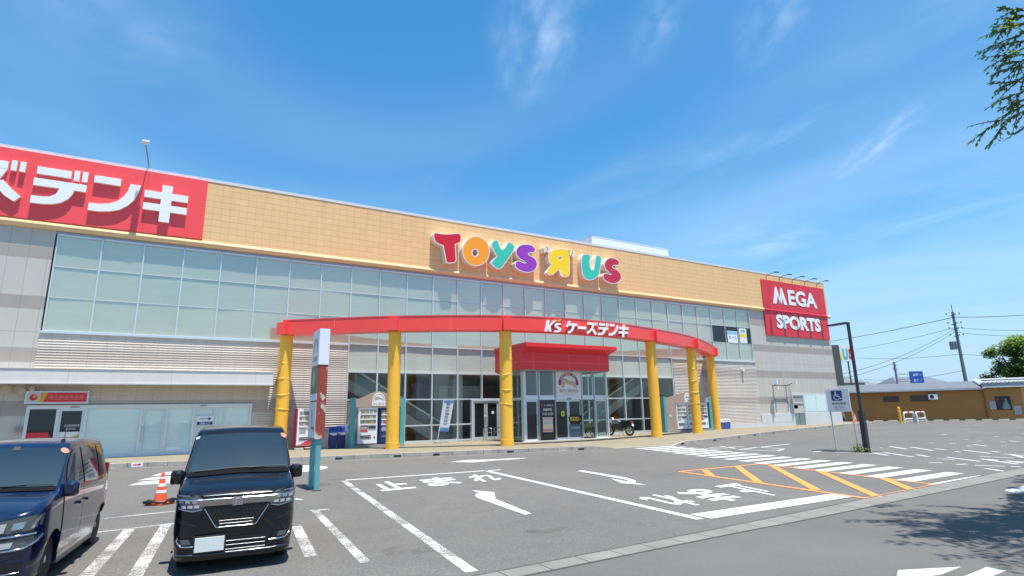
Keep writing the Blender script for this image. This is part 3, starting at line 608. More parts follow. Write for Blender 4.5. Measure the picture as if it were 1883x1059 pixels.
# lobby behind the glass
mb = MB(); mb.box(7.3, 29.8, 28.45, 40, .12, .16); mb.build('lobby_floor', LOBBYF, store)
mb = MB(); mb.box(7.2, 7.28, 28.6, 40, .16, 3.8); mb.box(29.82, 29.9, 28.6, 40, .16, 3.8); mb.box(7.28, 29.82, 39.9, 40, .16, 3.8); mb.box(12.7, 14.4, 30.2, 30.3, .16, 3.8); mb.box(20.9, 23.6, 31.5, 31.6, .16, 3.8); mb.build('lobby_wall', GREYW, store)
mb = MB(); mb.box(7.28, 29.82, 28.46, 40, 3.76, 3.9); mb.build('lobby_ceiling', PALE, store)
for z in range(8):
    pass
mb = MB()
for k in range(9): mb.box(12.9, 15.5, 30.0, 30.03, 2.5 + .075 * k, 2.54 + .075 * k)
tag(mb.build('slatted_screen', WHITE), 'white slatted screen seen through the glass above the shop door', 'screen')
mb = MB(); mb.box(13.6, 14.0, 29.2, 29.6, .16, 3.76); mb.build('lobby_pillar', M('pale_pillar', (.66, .68, .66), .6), store)
def escalator(x0, x1, y, label):
    t = thing('escalator', label, 'escalator', (x0, y, .16))
    dxx, h = x1 - x0, 3.5
    n = Vector((-h, 0, dxx)).normalized() if dxx > 0 else Vector((h, 0, -dxx)).normalized()
    def slab(ya, yb, lo, hi): 
        return [Vector((0, ya, lo)), Vector((dxx, ya, h + lo)), Vector((dxx, ya, h + hi)), Vector((0, ya, hi))], [Vector((0, yb, lo)), Vector((dxx, yb, h + lo)), Vector((dxx, yb, h + hi)), Vector((0, yb, hi))]
    MB().prism(*slab(0, 1.2, -.35, .25)).build('truss', M('escalator_skirt', (.42, .44, .43), .5), t)
    for ya in (0, 1.15): MB().prism(*slab(ya, ya + .05, .26, .85)).build('balustrade', M('escalator_balustrade', (.16, .18, .18), .2), t); MB().prism(*slab(ya - .03, ya + .08, .85, .95)).build('handrail', M('handrail', (.75, .77, .76), .3), t)
escalator(13.0, 6.9, 29.6, 'escalator rising behind the window left of the shop door')
escalator(22.6, 29.4, 30.2, 'escalator rising behind the window behind the motorcycle')
# coloured decorations on the wall inside
for (x, z, cl, lab) in ((9.2, 3.0, (.10, .30, .08), 'green'), (10.6, 2.95, (.60, .45, .05), 'yellow'), (11.9, 2.95, (.22, .16, .40), 'purple')):
    mb = MB(); pts = smooth_closed([(x - .3, 31.0, z - .35), (x - .1, 31, z - .5), (x + .28, 31, z - .35), (x + .2, 31, z), (x + .33, 31, z + .35), (x, 31, z + .45), (x - .28, 31, z + .3), (x - .1, 31, z)])
    mb.prism(pts, [p + Vector((0, .05, 0)) for p in pts]); tag(mb.build('wall_decoration', colour('deco_' + lab, cl)), lab + ' rounded decoration on the wall inside the glass', 'decoration')
# banner inside the window
# ================================================================== SIGNS ON THE STORE
KATA = {
 'デ': [[(.03, .80), (.68, .80), (.68, 1.0), (.03, 1.0)], [(.73, .76), (.84, .76), (.84, 1.04), (.73, 1.04)], [(.89, .76), (1.0, .76), (1.0, 1.04), (.89, 1.04)], [(0, .48), (1, .48), (1, .68), (0, .68)],
        [(.50, .49), (.78, .49), (.75, .36), (.68, .22), (.56, .10), (.40, .03), (.20, 0), (0, 0), (0, .20), (.2, .2), (.34, .23), (.44, .31)]],
 'ン': [[(.04, .80), (.58, .80), (.58, 1.0), (.04, 1.0)], [(.78, .90), (1.0, .90), (.97, .68), (.90, .46), (.78, .27), (.62, .12), (.42, .04), (.2, 0), (0, 0), (0, .21), (.2, .21), (.4, .26), (.56, .36), (.68, .52), (.75, .70)]],
 'キ': [[(0, .60), (1, .60), (1, .80), (0, .80)], [(0, .24), (1, .24), (1, .44), (0, .44)], [(.38, -.06), (.62, -.06), (.62, 1.02), (.38, 1.02)]],
 'ズ': [[(.02, .80), (.70, .80), (.70, 1.0), (.02, 1.0)], [(.48, .79), (.70, .79), (.62, .56), (.48, .34), (.30, .15), (.10, 0), (0, .17), (.18, .30), (.34, .48), (.44, .66)], [(.50, .42), (.66, .50), (.84, .28), (1.0, .12), (.90, -.03), (.72, .10), (.58, .28)], [(.75, .78), (.85, .78), (.85, 1.05), (.75, 1.05)], [(.90, .78), (1.0, .78), (1.0, 1.05), (.90, 1.05)]],
 'ケ': [[(.18, 1.0), (.40, 1.0), (.34, .78), (.24, .60), (.14, .46), (0, .56), (.1, .72)], [(.26, .62), (1, .62), (1, .82), (.33, .82)], [(.56, .63), (.78, .63), (.74, .42), (.62, .20), (.42, .02), (.24, -.02), (.2, .15), (.38, .22), (.5, .38)]],
 'ー': [[(0, .40), (1, .40), (1, .62), (0, .62)]],
}
def glyph(ch, fn, depth_fn, mat, parent, side=None):
    mb = MB()
    for k, P in enumerate(KATA[ch]):
        mb.prism([fn(u, v, -.0025 * k) for u, v in P], [depth_fn(u, v) for u, v in P], 0, 1)
    return mb.build('letter', [mat, side or mat], parent)
rs = thing('wall_sign', 'huge red sign with white katakana letters above the left window band', 'sign', (0, 28.2, 9.55))
MB().box(-20, .40, -.06, .015, 0.02, 2.86).build('panel', RED_SIGN, rs)
for ch, x0, x1 in (('ケ', -14.4, -12.6), ('ー', -12.2, -10.4), ('ズ', -7.85, -6.05), ('デ', -5.74, -4.02), ('ン', -3.87, -2.15), ('キ', -1.98, -.32)):
    glyph(ch, lambda u, v, d, a=x0, b=x1: (a + (b - a) * u, -.19 + d, .66 + 1.58 * v), lambda u, v, a=x0, b=x1: (a + (b - a) * u, -.061, .66 + 1.58 * v), WHITE_L, rs, LETTER_SIDE)
MB().box(-1.92, -1.905, -.066, -.061, .02, 2.86).build('panel_line', colour('sign_line', (.5, .02, .03)), rs)  # thin darker red line down the full height of the panel

toy = thing('letter_sign', 'big rounded multicoloured toy shop letters on the tan band', 'sign', (18.5, 28.2, 9.6))
C7 = crop(770, 400, 3.6217); FY = 27.80
def toy_letter(outline, mat, k=3, hole=None, smooth=True, name='letter'):
    pts = [w(*C7(*p), y=FY) for p in outline]
    P2 = [(p.x, p.z) for p in pts]
    if smooth: P2 = [(p.x, p.y) for p in smooth_closed([Vector((a_, b_)) for a_, b_ in P2], k)]
    out = offset_poly(P2, .055); lx, ly, lz = 18.5, 28.2, 9.6
    F3 = lambda p, y: (p[0] - lx, y - ly, p[1] - lz)
    mb = MB(); n = len(P2)
    if hole is None:
        mb.prism([F3(p, FY) for p in out], [F3(p, 28.215) for p in out])
        rim = mb.build(name, LETTER_SIDE, toy)
        f = MB(); f.poly([F3(p, FY - .004) for p in P2]); f.build('face', mat, rim)
    else:
        hp = [w(*C7(*p), y=FY) for p in hole]; H = [(p.x, p.z) for p in hp]; H = [(p.x, p.y) for p in smooth_closed([Vector(q) for q in H], 3)]
        # nearest-angle bridge: ring of matching count round the hole
        def ring(src, m_):
            cx = sum(p[0] for p in H) / len(H); cz = sum(p[1] for p in H) / len(H); res = []
            for q in range(m_):
                an = 2 * pi * q / m_; dxx, dzz = cos(an), sin(an); best = None
                for i in range(len(src)):
                    (x1, z1), (x2, z2) = src[i], src[(i + 1) % len(src)]
                    ex, ez = x2 - x1, z2 - z1; det = dxx * (-ez) + ex * dzz
                    if abs(det) < 1e-9: continue
                    t = ((x1 - cx) * (-ez) + ex * (z1 - cz)) / det; s_ = (dxx * (z1 - cz) - dzz * (x1 - cx)) / det
                    if t > 0 and -1e-6 <= s_ <= 1 + 1e-6 and (best is None or t > best): best = t
                res.append((cx + dxx * (best or .01), cz + dzz * (best or .01)))
            return res
        m_ = 40; A_, B_ = ring(out, m_), ring(offset_poly(H, -.04), m_); a2, b2 = ring(P2, m_), ring(H, m_)
        for q in range(m_):
            r_ = (q + 1) % m_
            mb.poly([F3(A_[q], FY), F3(A_[r_], FY), F3(B_[r_], FY), F3(B_[q], FY)]); mb.poly([F3(A_[q], FY), F3(A_[r_], FY), F3(A_[r_], 28.215), F3(A_[q], 28.215)]); mb.poly([F3(B_[q], FY), F3(B_[r_], FY), F3(B_[r_], 28.215), F3(B_[q], 28.215)])
        rim = mb.build(name, LETTER_SIDE, toy)
        f = MB()
        for q in range(m_):
            r_ = (q + 1) % m_; f.poly([F3(a2[q], FY - .004), F3(a2[r_], FY - .004), F3(b2[r_], FY - .004), F3(b2[q], FY - .004)])
        f.build('face', mat, rim)
tc_red = colour('toy_red', (.62, .012, .03), .35); tc_or = colour('toy_orange', (.95, .36, .015), .35); tc_gr = colour('toy_green', (.05, .56, .42), .35); tc_pu = colour('toy_purple', (.30, .05, .48), .35); tc_ye = colour('toy_yellow', (.95, .70, .01), .35); tc_cr = colour('toy_crimson', (.55, .025, .06), .35)
def ell(cx, cy, rx, ry, n=16, ph=0): return [(cx + rx * cos(2 * pi * k / n + ph), cy + ry * sin(2 * pi * k / n + ph)) for k in range(n)]
toy_letter([(106, 106), (150, 111), (200, 113), (245, 109), (274, 112), (279, 140), (272, 164), (247, 172), (240, 184), (243, 230), (245, 286), (220, 297), (190, 296), (181, 260), (170, 205), (163, 181), (148, 178), (122, 164), (108, 148)], tc_red)
toy_letter(ell(382, 223, 86, 95, 20), tc_or, hole=ell(376, 234, 24, 29, 12))
toy_letter([(486, 177), (520, 152), (536, 190), (549, 213), (566, 213), (585, 190), (601, 167), (635, 190), (624, 225), (580, 290), (547, 334), (520, 334), (487, 305), (502, 281), (523, 260), (508, 228)], tc_gr)
toy_letter([(712, 181), (742, 184), (765, 197), (773, 213), (766, 229), (742, 229), (727, 240), (738, 255), (764, 268), (784, 295), (783, 328), (760, 353), (720, 361), (678, 350), (648, 326), (648, 301), (666, 291), (688, 299), (708, 307), (716, 299), (697, 283), (667, 265), (652, 237), (657, 206), (682, 186)], tc_pu)
toy_letter([(965, 212), (1004, 224), (1000, 260), (1003, 300), (1003, 345), (1000, 380), (985, 391), (955, 389), (945, 375), (942, 342), (922, 349), (895, 376), (872, 380), (852, 356), (872, 338), (892, 318), (873, 295), (868, 255), (886, 226), (922, 213)], tc_ye, hole=ell(940, 270, 15, 11, 12))
for cx, cy in ((843, 212), (865, 208), (1010, 236), (1033, 243)): toy_letter([(cx - 9, cy - 14), (cx + 8, cy - 14), (cx + 10, cy), (cx - 2, cy + 15), (cx - 7, cy + 12), (cx - 4, cy), (cx - 10, cy - 4)], colour('pale_yellow', (.85, .76, .40)), name='quote_mark')
toy_letter([(1091, 258), (1118, 247), (1140, 257), (1136, 300), (1144, 342), (1159, 351), (1171, 336), (1181, 262), (1196, 255), (1213, 270), (1208, 330), (1194, 380), (1160, 409), (1120, 408), (1096, 380), (1086, 320)], tc_gr)
toy_letter([(1270, 272), (1300, 273), (1325, 286), (1333, 300), (1326, 315), (1302, 313), (1287, 326), (1298, 341), (1325, 354), (1344, 380), (1343, 409), (1320, 431), (1285, 435), (1247, 418), (1230, 396), (1236, 377), (1254, 373), (1272, 382), (1284, 379), (1276, 366), (1250, 345), (1239, 317), (1247, 290)], tc_cr)

ms = thing('wall_sign', 'red sports shop sign with white capital letters near the right end of the store', 'sign', (45, 28.2, 7.3))
mb = MB(); mb.box(-4.37, 4.42, -.05, -.005, 2.24, 4.63); mb.build('panel', M('crimson_sign', (.70, .032, .045), .45, var=.03), ms)
mb = MB(); mb.box(-4.37, 4.45, -.02, .09, 0, 1.95); mb.build('panel', M('crimson_sign_lower', (.70, .032, .045), .45, var=.03), ms)
mb = MB()
pr2 = [(p[0] - 28.2 - .012, p[1] - 7.3) for p in prof[1:]]
for a_, b_ in zip(pr2[:-1], pr2[1:]): mb.poly([(-4.37, *a_), (4.45, *a_), (4.45, *b_), (-4.37, *b_)])
mb.build('cornice_wrap', M('crimson_wrap', (.72, .035, .07), .45), ms, 40)
C5 = crop(1220, 500, 4.8125)
def msbox(x0, y0, x1, y1):
    A, B = w(*C5(x0, y1)), w(*C5(x1, y0)); return A.x - 45, B.x - 45, A.z - 7.3, B.z - 7.3
rowz = (2.62, 4.08); 
# M drawn as three slanted blades, the rest as bold text
def blade(P): mb = MB(); mb.prism([(x, -.075, z) for x, z in P], [(x, -.051, z) for x, z in P]); return mb.build('letter', WHITE_L, ms)
blade([(-3.10, 2.68), (-2.68, 2.68), (-2.42, 3.4), (-2.20, 2.75), (-2.12, 3.0), (-2.42, 4.12), (-2.62, 4.12)])
blade([(-1.92, 4.12), (-1.74, 4.12), (-1.22, 2.68), (-1.65, 2.68), (-1.82, 3.25), (-1.98, 2.62), (-2.14, 3.15)])
mb = MB(); text_fit(mb, 'EGA', on_wall(-.98, 3.12, 2.70, 4.06, -.075), .035); mb.build('letter', WHITE_L, ms)
mb = MB(); text_fit(mb, 'SPORTS', on_wall(-2.95, 3.25, .62, 1.80, -.045), .05); mb.build('letter', WHITE_L, ms)

# gooseneck lamps over the sports sign
lamp_lab = ['above the letter M', 'between the letters M and E', 'above the letter G', 'between the letters G and A', 'at the building corner']
for k, x in enumerate((41.43, 43.17, 44.96, 46.76, 48.53)):
    L = thing('sign_lamp', 'thin curved lamp arm over the red sports sign, ' + lamp_lab[k], 'lamp', (x, 28.2, 12.0), 0, 'lamps over the sports sign')
    MB().tube(smooth_open([(0, -.01, 0), (0, -.06, .25), (0, -.25, .36), (0, -.6, .38), (0, -.95, .40)], 4), .022, 6).build('arm', BLACK, L, 50)
    MB().obox((0, -1.0, .37), .26, .30, .07, 0, 0, .25).build('lamp_head', BLACK, L)
fl = thing('floodlight', 'white floodlight on a thin pole above the katakana sign', 'floodlight', (-1.95, 28.42, 12.56))
MB().tube([(0, 0, 0), (-.05, -.3, .28), (-.18, -1.0, .80)], .025, 8).build('pole', colour('pole_grey', (.16, .19, .22)), fl, 50)
MB().obox((-.18, -1.03, .86), .26, .30, .16, 0, 0, .5).build('lamp_head', WHITE, fl)
# wall floodlight pair on the grey cladding
fw = thing('wall_floodlights', 'pair of white floodlights on a bracket with hanging cables on grey cladding', 'floodlight', (41.5, 28.3, 3.3))
MB().tube([(-.8, -.25, -.03), (.85, -.25, -.03)], .03, 8).build('bracket', BLACK, fw); MB().tube([(-.8, 0, -.03), (-.8, -.25, -.03)], .03).tube([(.85, 0, -.03), (.85, -.25, -.03)], .03).build('arm', BLACK, fw)
MB().tube([(-.8, -.25, 0), (-1.05, -.45, .2)], .03).tube([(.85, -.25, 0), (1.3, -.45, .2)], .03).build('arm', BLACK, fw)
for xx in (-1.1, 1.4): MB().obox((xx, -.5, .22), .46, .3, .28, .4).build('lamp_head', WHITE, fw)
MB().obox((-.62, -.3, -.22), .16, .16, .26).build('camera_head', WHITE, fw)
MB().tube([(-.8, -.06, -.05), (-.82, -.06, -1.1)], .014, 6).tube([(.85, -.06, -.05), (.8, -.06, -2.0)], .014, 6).tube([(1.3, -.1, .1), (1.25, -.1, -1.0)], .014, 6).build('cable', BLACK, fw)
sl = thing('security_light', 'small white lamp on the right hand siding', 'lamp', (37.16, 28.28, 4.4)); MB().obox((0, -.1, 0), .16, .2, .2).build('lamp_head', WHITE, sl); MB().tube([(0, -.02, -.05), (0, -.1, -.25)], .02).build('bracket', ALU_D, sl)
for k, (px, py, s_) in enumerate(((12, 716, .16), (42, 719, .1), (60, 715, .09))):
    P = w(px, py, 28.1); L = thing('wall_lamp', ('pale spotlight pair under the awning at the left edge', 'small brown spotlight under the awning', 'small spotlight under the awning next to the bank sign')[k], 'lamp', P)
    MB().lathe([(s_ * .4, .19), (s_ * .6, .05), (s_, -.1)], (0, 0, 0), 14, 'y').build('lamp_head', colour('lamp_beige%d' % k, (.5, .42, .33)), L); MB().obox((0, .14, .03), .05, .1, .05).build('bracket', BLACK, L)
mt_ = thing('wall_box', 'small grey meter box on the wall behind the blue car', 'meter box', w(33, 790, 28.25)); MB().obox((0, 0, 0), .2, .12, .22).build('box', colour('meter_grey', (.36, .34, .33)), mt_); MB().obox((0, -.07, 0), .12, .02, .12).build('cover', colour('meter_cover', (.25, .24, .23)), mt_)

# bank sign
bs = thing('bank_sign', 'red lightbox sign with grey logo end over the bank door', 'sign', (-3.92, 28.15, 2.28))
MB().box(-.98, .98, -.1, .12, 0, .48).build('box', ALU, bs)
MB().box(-.50, .92, -.112, -.10, .06, .42).build('panel', REDP, bs); MB().box(-.92, -.50, -.112, -.10, .06, .42).build('panel', colour('sign_grey', (.55, .56, .55)), bs)
mb = MB(); mb.prism([(-.56, -.116, .06), (-.42, -.116, .06), (-.30, -.116, .42), (-.44, -.116, .42)], [(-.56, -.113, .06), (-.42, -.113, .06), (-.30, -.113, .42), (-.44, -.113, .42)]); mb.build('swoosh', colour('swoosh_yellow', (.75, .42, .02)), bs)
mb = MB(); mb.lathe([(.12, -.118), (.12, -.113)], (-.72, 0, .24), 20, 'y'); mb.build('logo', colour('logo_red', (.55, .03, .03)), bs); mb = MB(); mb.lathe([(.06, -.122), (.06, -.1185)], (-.69, 0, .27), 20, 'y'); mb.build('logo', colour('logo_orange', (.8, .3, .05)), bs)
mb = MB(); text_fit(mb, '埼玉縣信用金庫', on_wall(-.27, .82, .15, .33, -.114), .01); mb.build('lettering', colour('faded_letter', (.72, .22, .2)), bs)
ar = thing('door_notice', 'white notice with navy arrow on the glass shop door', 'notice', (1.22, 28.24, 1.33)); MB().box(-.32, .32, -.01, 0, 0, .38).build('board', WHITE, ar)
mb = MB(); mb.box(-.22, .14, -.014, -.0105, .25, .275); mb.poly([(.12, -.014, .19), (.25, -.014, .262), (.12, -.014, .335)]); mb.build('arrow', NAVY, ar)
MB().box(-.30, .30, -.013, -.0102, .01, .14).build('strip', NAVY, ar); mb = MB(); text_fit(mb, '店舗入口', on_wall(-.2, .2, .03, .12, -.0145), .01); mb.build('lettering', WHITE, ar)
ps = thing('projecting_sign', 'small pale blade sign on the siding beside the yellow column', 'sign', (4.05, 27.95, 2.48)); MB().box(-.22, .22, -.04, .04, 0, .6).build('panel', colour('blade_cream', (.62, .58, .5)), ps); MB().box(-.15, -.1, .04, .36, .2, .26).build('bracket', ALU_D, ps)
kp = thing('arrow_plate', 'small white plate with red arrow leaning on the kerb', 'sign', (g(252, 856, .06).x, 24.02, .02)); MB().box(-.17, .17, -.01, .01, 0, .15).build('plate', WHITE, kp); mb = MB(); mb.box(-.12, .05, -.014, -.0105, .06, .09); mb.poly([(.04, -.014, .03), (.13, -.014, .075), (.04, -.014, .12)]); mb.build('arrow', REDP, kp)
# posters in the open windows upstairs
for (x0, x1, z0, z1, bandc, lab) in ((36.0, 37.18, 6.5, 7.4, (.25, .55, .75), 'white and light blue poster in the upper window'), (37.42, 38.28, 6.52, 7.68, (.75, .7, .05), 'white poster with a yellow band in the upper window')):
    P = thing('poster', lab, 'poster', ((x0 + x1) / 2, 28.33, z0)); hw = (x1 - x0) / 2; h_ = z1 - z0
    MB().box(-hw, hw, -.004, .004, 0, h_).build('sheet', WHITE, P); MB().box(-hw + .02, hw - .02, -.008, -.0045, h_ * (.72 if x0 < 37 else .40), h_ * (.97 if x0 < 37 else .62)).build('band', colour('poster_band_%d' % int(x0), bandc), P)
    mb = MB(); text_fit(mb, 'セール' if x0 < 37 else 'お得', on_wall(-hw * .8, hw * .8, h_ * .3, h_ * .6, -.0085) if x0 < 37 else on_wall(-hw * .6, hw * .6, h_ * .70, h_ * .92, -.0085), .02); mb.build('lettering', colour('poster_ink_%d' % int(x0), (.12, .2, .35)), P)

# ================================================================== RED ARC CANOPY
can = thing('arc_canopy', 'curved red canopy beam on six yellow columns in front of the store', 'canopy', (18, 24, 0))
def cx(p): return (p[0] - 18, p[1] - 24)
colsXY = [(4.22, 27.62), (8.38, 24.55), (12.95, 22.42), (22.5, 22.85), (27.62, 24.6), (33.1, 27.72)]
path = smooth_open([Vector((*p, 0)) for p in [(4.36, 27.5), (4.5, 27.4), (8.38, 24.55), (12.95, 22.42), (17.7, 21.9), (22.5, 22.85), (27.62, 24.6), (33.1, 27.72), (33.25, 27.84)]], 8)
HW, ZB0, ZB1 = .36, 5.29, 5.95
mb = MB(); L_, R_ = [], []
for i, p in enumerate(path):
    t = (path[min(i + 1, len(path) - 1)] - path[max(i - 1, 0)]).normalized(); n = Vector((-t.y, t.x, 0))
    L_.append(p - n * HW - Vector((18, 24, 0))); R_.append(p + n * HW - Vector((18, 24, 0)))
up0, up1 = Vector((0, 0, ZB0)), Vector((0, 0, ZB1))
for i in range(len(path) - 1):
    mb.poly([L_[i] + up0, L_[i + 1] + up0, L_[i + 1] + up1, L_[i] + up1]); mb.poly([R_[i] + up0, R_[i + 1] + up0, R_[i + 1] + up1, R_[i] + up1]); mb.poly([L_[i] + up0, L_[i + 1] + up0, R_[i + 1] + up0, R_[i] + up0]); mb.poly([L_[i] + up1, L_[i + 1] + up1, R_[i + 1] + up1, R_[i] + up1])
for i in (0, -1): mb.poly([L_[i] + up0, R_[i] + up0, R_[i] + up1, L_[i] + up1])
beam = mb.build('beam', RED_BEAM, can, 20)
mb = MB()
for i in (0, -1):
    pass
for i in range(8, len(path) - 8, 4):
    if i % 8 == 4:
        p = L_[i]; t = (path[i + 1] - path[i - 1]).normalized(); mb.obox(p + Vector((0, 0, (ZB0 + ZB1) / 2)) - Vector((-t.y, t.x, 0)) * .003, .022, .006, ZB1 - ZB0, math.atan2(t.y, t.x))
mb.build('beam_joint', REDLINE, beam)
mb = MB()
for i in range(len(path) - 1):
    for S_, sg in ((L_, -1),):
        A, B = S_[i], S_[i + 1]; mb.poly([A + up1 + Vector((0, -.02, -.001)), B + up1 + Vector((0, -.02, -.001)), B + up1 + Vector((0, -.02, .03)), A + up1 + Vector((0, -.02, .03))]); mb.poly([A + up1 + Vector((0, -.02, .03)), B + up1 + Vector((0, -.02, .03)), B + up1 + Vector((0, .1, .03)), A + up1 + Vector((0, .1, .03))])
mb.build('beam_trim', M('beam_trim', (.85, .12, .12), .4), beam)
for k, (x, y) in enumerate(colsXY):
    X, Y = x - 18, y - 24; rr = .285; seams = [1.05, 1.95, 2.6, 3.3, 4.0, 4.7] if k in (0, 2, 4) else [.45, 2.9]
    prof_ = [(rr + .012, .15), (rr + .012, .42), (rr, .425)]
    for z in sorted(seams): prof_ += [(rr, z - .012)] if z > .45 else []
    prof_ += [(rr, 5.29)]
    mb = MB(); mb.lathe(prof_, (X, Y, 0), 32); c_ = mb.build('column', YEL, can, 50)
    if k in (0, 2, 4):
        for q, z in enumerate(seams[1:]):
            mb = MB(); tl = random.uniform(-.05, .05); n_ = 32
            for a_ in range(n_):
                an0, an1 = 2 * pi * a_ / n_, 2 * pi * (a_ + 1) / n_
                def RP(an, dr, dz): 
                    rw = rr + dr + .012 * sin(3 * an + q); return (X + rw * cos(an), Y + rw * sin(an), z + tl * cos(an) + .02 * sin(2 * an + q * 2) + dz)
                mb.poly([RP(an0, .002, -.05), RP(an1, .002, -.05), RP(an1, .018, .0), RP(an0, .018, .0)]); mb.poly([RP(an0, .018, 0), RP(an1, .018, 0), RP(an1, .004, .02), RP(an0, .004, .02)])
            mb.build('wrap_fold', YEL_SEAM, c_, 60)
    # bracket
    tt = min(range(len(path)), key=lambda q: (path[q] - Vector((x, y, 0))).length); t = (path[min(tt + 1, len(path) - 1)] - path[max(tt - 1, 0)]).normalized(); n = Vector((-t.y, t.x, 0))
    mb = MB(); mb.obox(Vector((X, Y, (ZB0 + ZB1) / 2 - .06)) - n * .30 , .42, .52, ZB1 - ZB0 - .12, math.atan2(t.y, t.x)); mb.build('bracket', RED_BEAM, can)
# canopy letters
kl = thing('letter_sign', 'white katakana letters with a K logo on the red canopy beam', 'sign', (18, 24, 0))
CR4 = crop(920, 500, 4.8125)
def beam_pt(px, py, off):
    # intersection of the pixel ray with the front face of the beam
    best = None
    d = ray(px, py)
    for i in range(len(path) - 1):
        A, B = L_[i] + Vector((18, 24, 0)), L_[i + 1] + Vector((18, 24, 0)); e = B - A; n = Vector((-e.y, e.x, 0)).normalized()
        den = d.dot(n)
        if abs(den) < 1e-9: continue
        t = (A - n * off - CAM).dot(n) / den; P = CAM + d * t; s_ = (P - A).dot(e) / e.length_squared
        if t > 0 and -.25 <= s_ <= 1.25 and (best is None or t < best[0]): best = (t, P)
    return best[1]
def beam_letter(polys, quad, name='letter', mat=None):
    A, B, C_, D_ = [CR4(*q) for q in quad]  # BL BR TL TR in photograph pixels
    def px_(u, v): return tuple((A[k] * (1 - u) + B[k] * u) * (1 - v) + (C_[k] * (1 - u) + D_[k] * u) * v for k in (0, 1))
    mb = MB(); o_ = Vector((18, 24, 0))
    for k, P in enumerate(polys):
        mb.prism([beam_pt(*px_(u, v), .12 + .003 * k) - o_ for u, v in P], [beam_pt(*px_(u, v), .004) - o_ for u, v in P], 0, 1)
    return mb.build(name, [mat or WHITE_L, LETTER_SIDE if mat is None else mat], kl)
KK = [[(0, 0), (.26, 0), (.36, 1), (.10, 1)], [(.27, .40), (.40, .62), (.66, 1), (.92, 1), (.5, .50), (.62, .02), (.38, .02)]]
beam_letter(KK, ((390, 525), (490, 532), (398, 425), (505, 430)))
SS = [[(.95, .82), (.85, 1), (.3, 1), (.05, .82), (.1, .58), (.3, .46), (.55, .38), (.55, .24), (.12, .22), (0, .02), (.55, 0), (.85, .08), (.98, .3), (.85, .52), (.6, .6), (.42, .68), (.46, .80)]]
beam_letter(SS, ((470, 533), (542, 535), (478, 452), (542, 452)))
beam_letter([[(0, 0), (.5, 0), (1, .8), (.45, 1)]], ((498, 440), (545, 436), (505, 418), (545, 415)), 'apostrophe', colour('gold', (.85, .45, .02)))
tx = [('ケ', 575, 678), ('ー', 682, 757), ('ズ', 762, 855), ('デ', 865, 952), ('ン', 958, 1040), ('キ', 1043, 1130)]
for ch, x0, x1 in tx:
    yb = lambda x: 540 + (x - 575) * .062; yt = lambda x: 432 + (x - 575) * .068
    beam_letter(KATA[ch], ((x0, yb(x0)), (x1, yb(x1)), (x0 + 6, yt(x0)), (x1 + 6, yt(x1))))

# ================================================================== ENTRANCE PORCH
por = thing('entrance_porch', 'entrance porch with deep red fascia box over glass doors', 'entrance porch', (17.8, 24.6, .15))
ox, oy = 17.8, 24.6
mb = MB(); mb.box(14.86 - ox, 20.46 - ox, 24.05 - oy, 26.9 - oy, 3.56, 4.42); fb_ = mb.build('fascia', RED_BOX, por)
mb = MB(); A = [(14.86, 24.05), (20.46, 24.05)]; B = [(14.86, 23.62), (20.66, 23.62)]
mb.add([(A[0][0] - ox, 24.05 - oy, 4.42), (A[1][0] - ox, 24.05 - oy, 4.42), (B[1][0] - ox, 23.62 - oy, 4.66), (B[0][0] - ox, 23.62 - oy, 4.66), (A[0][0] - ox, 26.9 - oy, 4.42), (A[1][0] - ox, 26.9 - oy, 4.42), (B[1][0] - ox, 26.9 - oy, 4.66), (B[0][0] - ox, 26.9 - oy, 4.66)], [(0, 1, 2, 3), (1, 5, 6, 2), (0, 4, 7, 3)]); mb.build('fascia_slope', RED_BOX, por)
mb = MB(); mb.box(14.82 - ox, 20.70 - ox, 23.6 - oy, 26.92 - oy, 4.66, 4.86); mb.build('fascia_cap', M('red_cap', (.72, .03, .045), .4), por)
mb = MB()
for x in (15.5, 17.75, 19.75): mb.box(x - ox - .009, x - ox + .009, 24.044 - oy, 24.05 - oy, 3.57, 4.40)
mb.box(14.88 - ox, 20.44 - ox, 24.046 - oy, 24.05 - oy, 3.93, 3.945); mb.box(14.854 - ox, 14.86 - ox, 24.1 - oy, 26.8 - oy, 3.93, 3.945); mb.build('fascia_joint', REDLINE, fb_)
mb = MB(); mb.box(14.95 - ox, 20.40 - ox, 24.1 - oy, 26.85 - oy, 3.50, 3.556); mb.build('porch_soffit', colour('porch_soffit', (.35, .33, .32)), por)
fx = [15.24, 16.09, 17.12, 18.86, 19.70, 20.62]; Y0 = 0.0
for x in fx: MB().box(x - ox - .045, x - ox + .045, Y0 - .06, Y0 + .06, 0, 3.5).build('post', ALU if x in (15.24, 20.62) else ALU_D, por)
mb = MB()
for a_, b_ in zip(fx[:-1], fx[1:]): mb.box(a_ + .045 - ox, b_ - .045 - ox, -.06, .06, 2.05, 2.2)
mb.build('transom', ALU, por)
for k, (a_, b_) in enumerate(zip(fx[:-1], fx[1:])):
    if k != 2:
        mb = MB(); mb.box(a_ + .05 - ox, b_ - .05 - ox, -.01, .0, 2.2, 3.48); p_ = mb.build('window', GLASS, por)
        mb = MB(); mb.box(a_ + .05 - ox, a_ + .09 - ox, -.045, .045, 2.2, 3.5); mb.box(b_ - .09 - ox, b_ - .05 - ox, -.045, .045, 2.2, 3.5); mb.box(a_ + .09 - ox, b_ - .09 - ox, -.045, .045, 2.2, 2.28); mb.build('frame', ALU, p_)
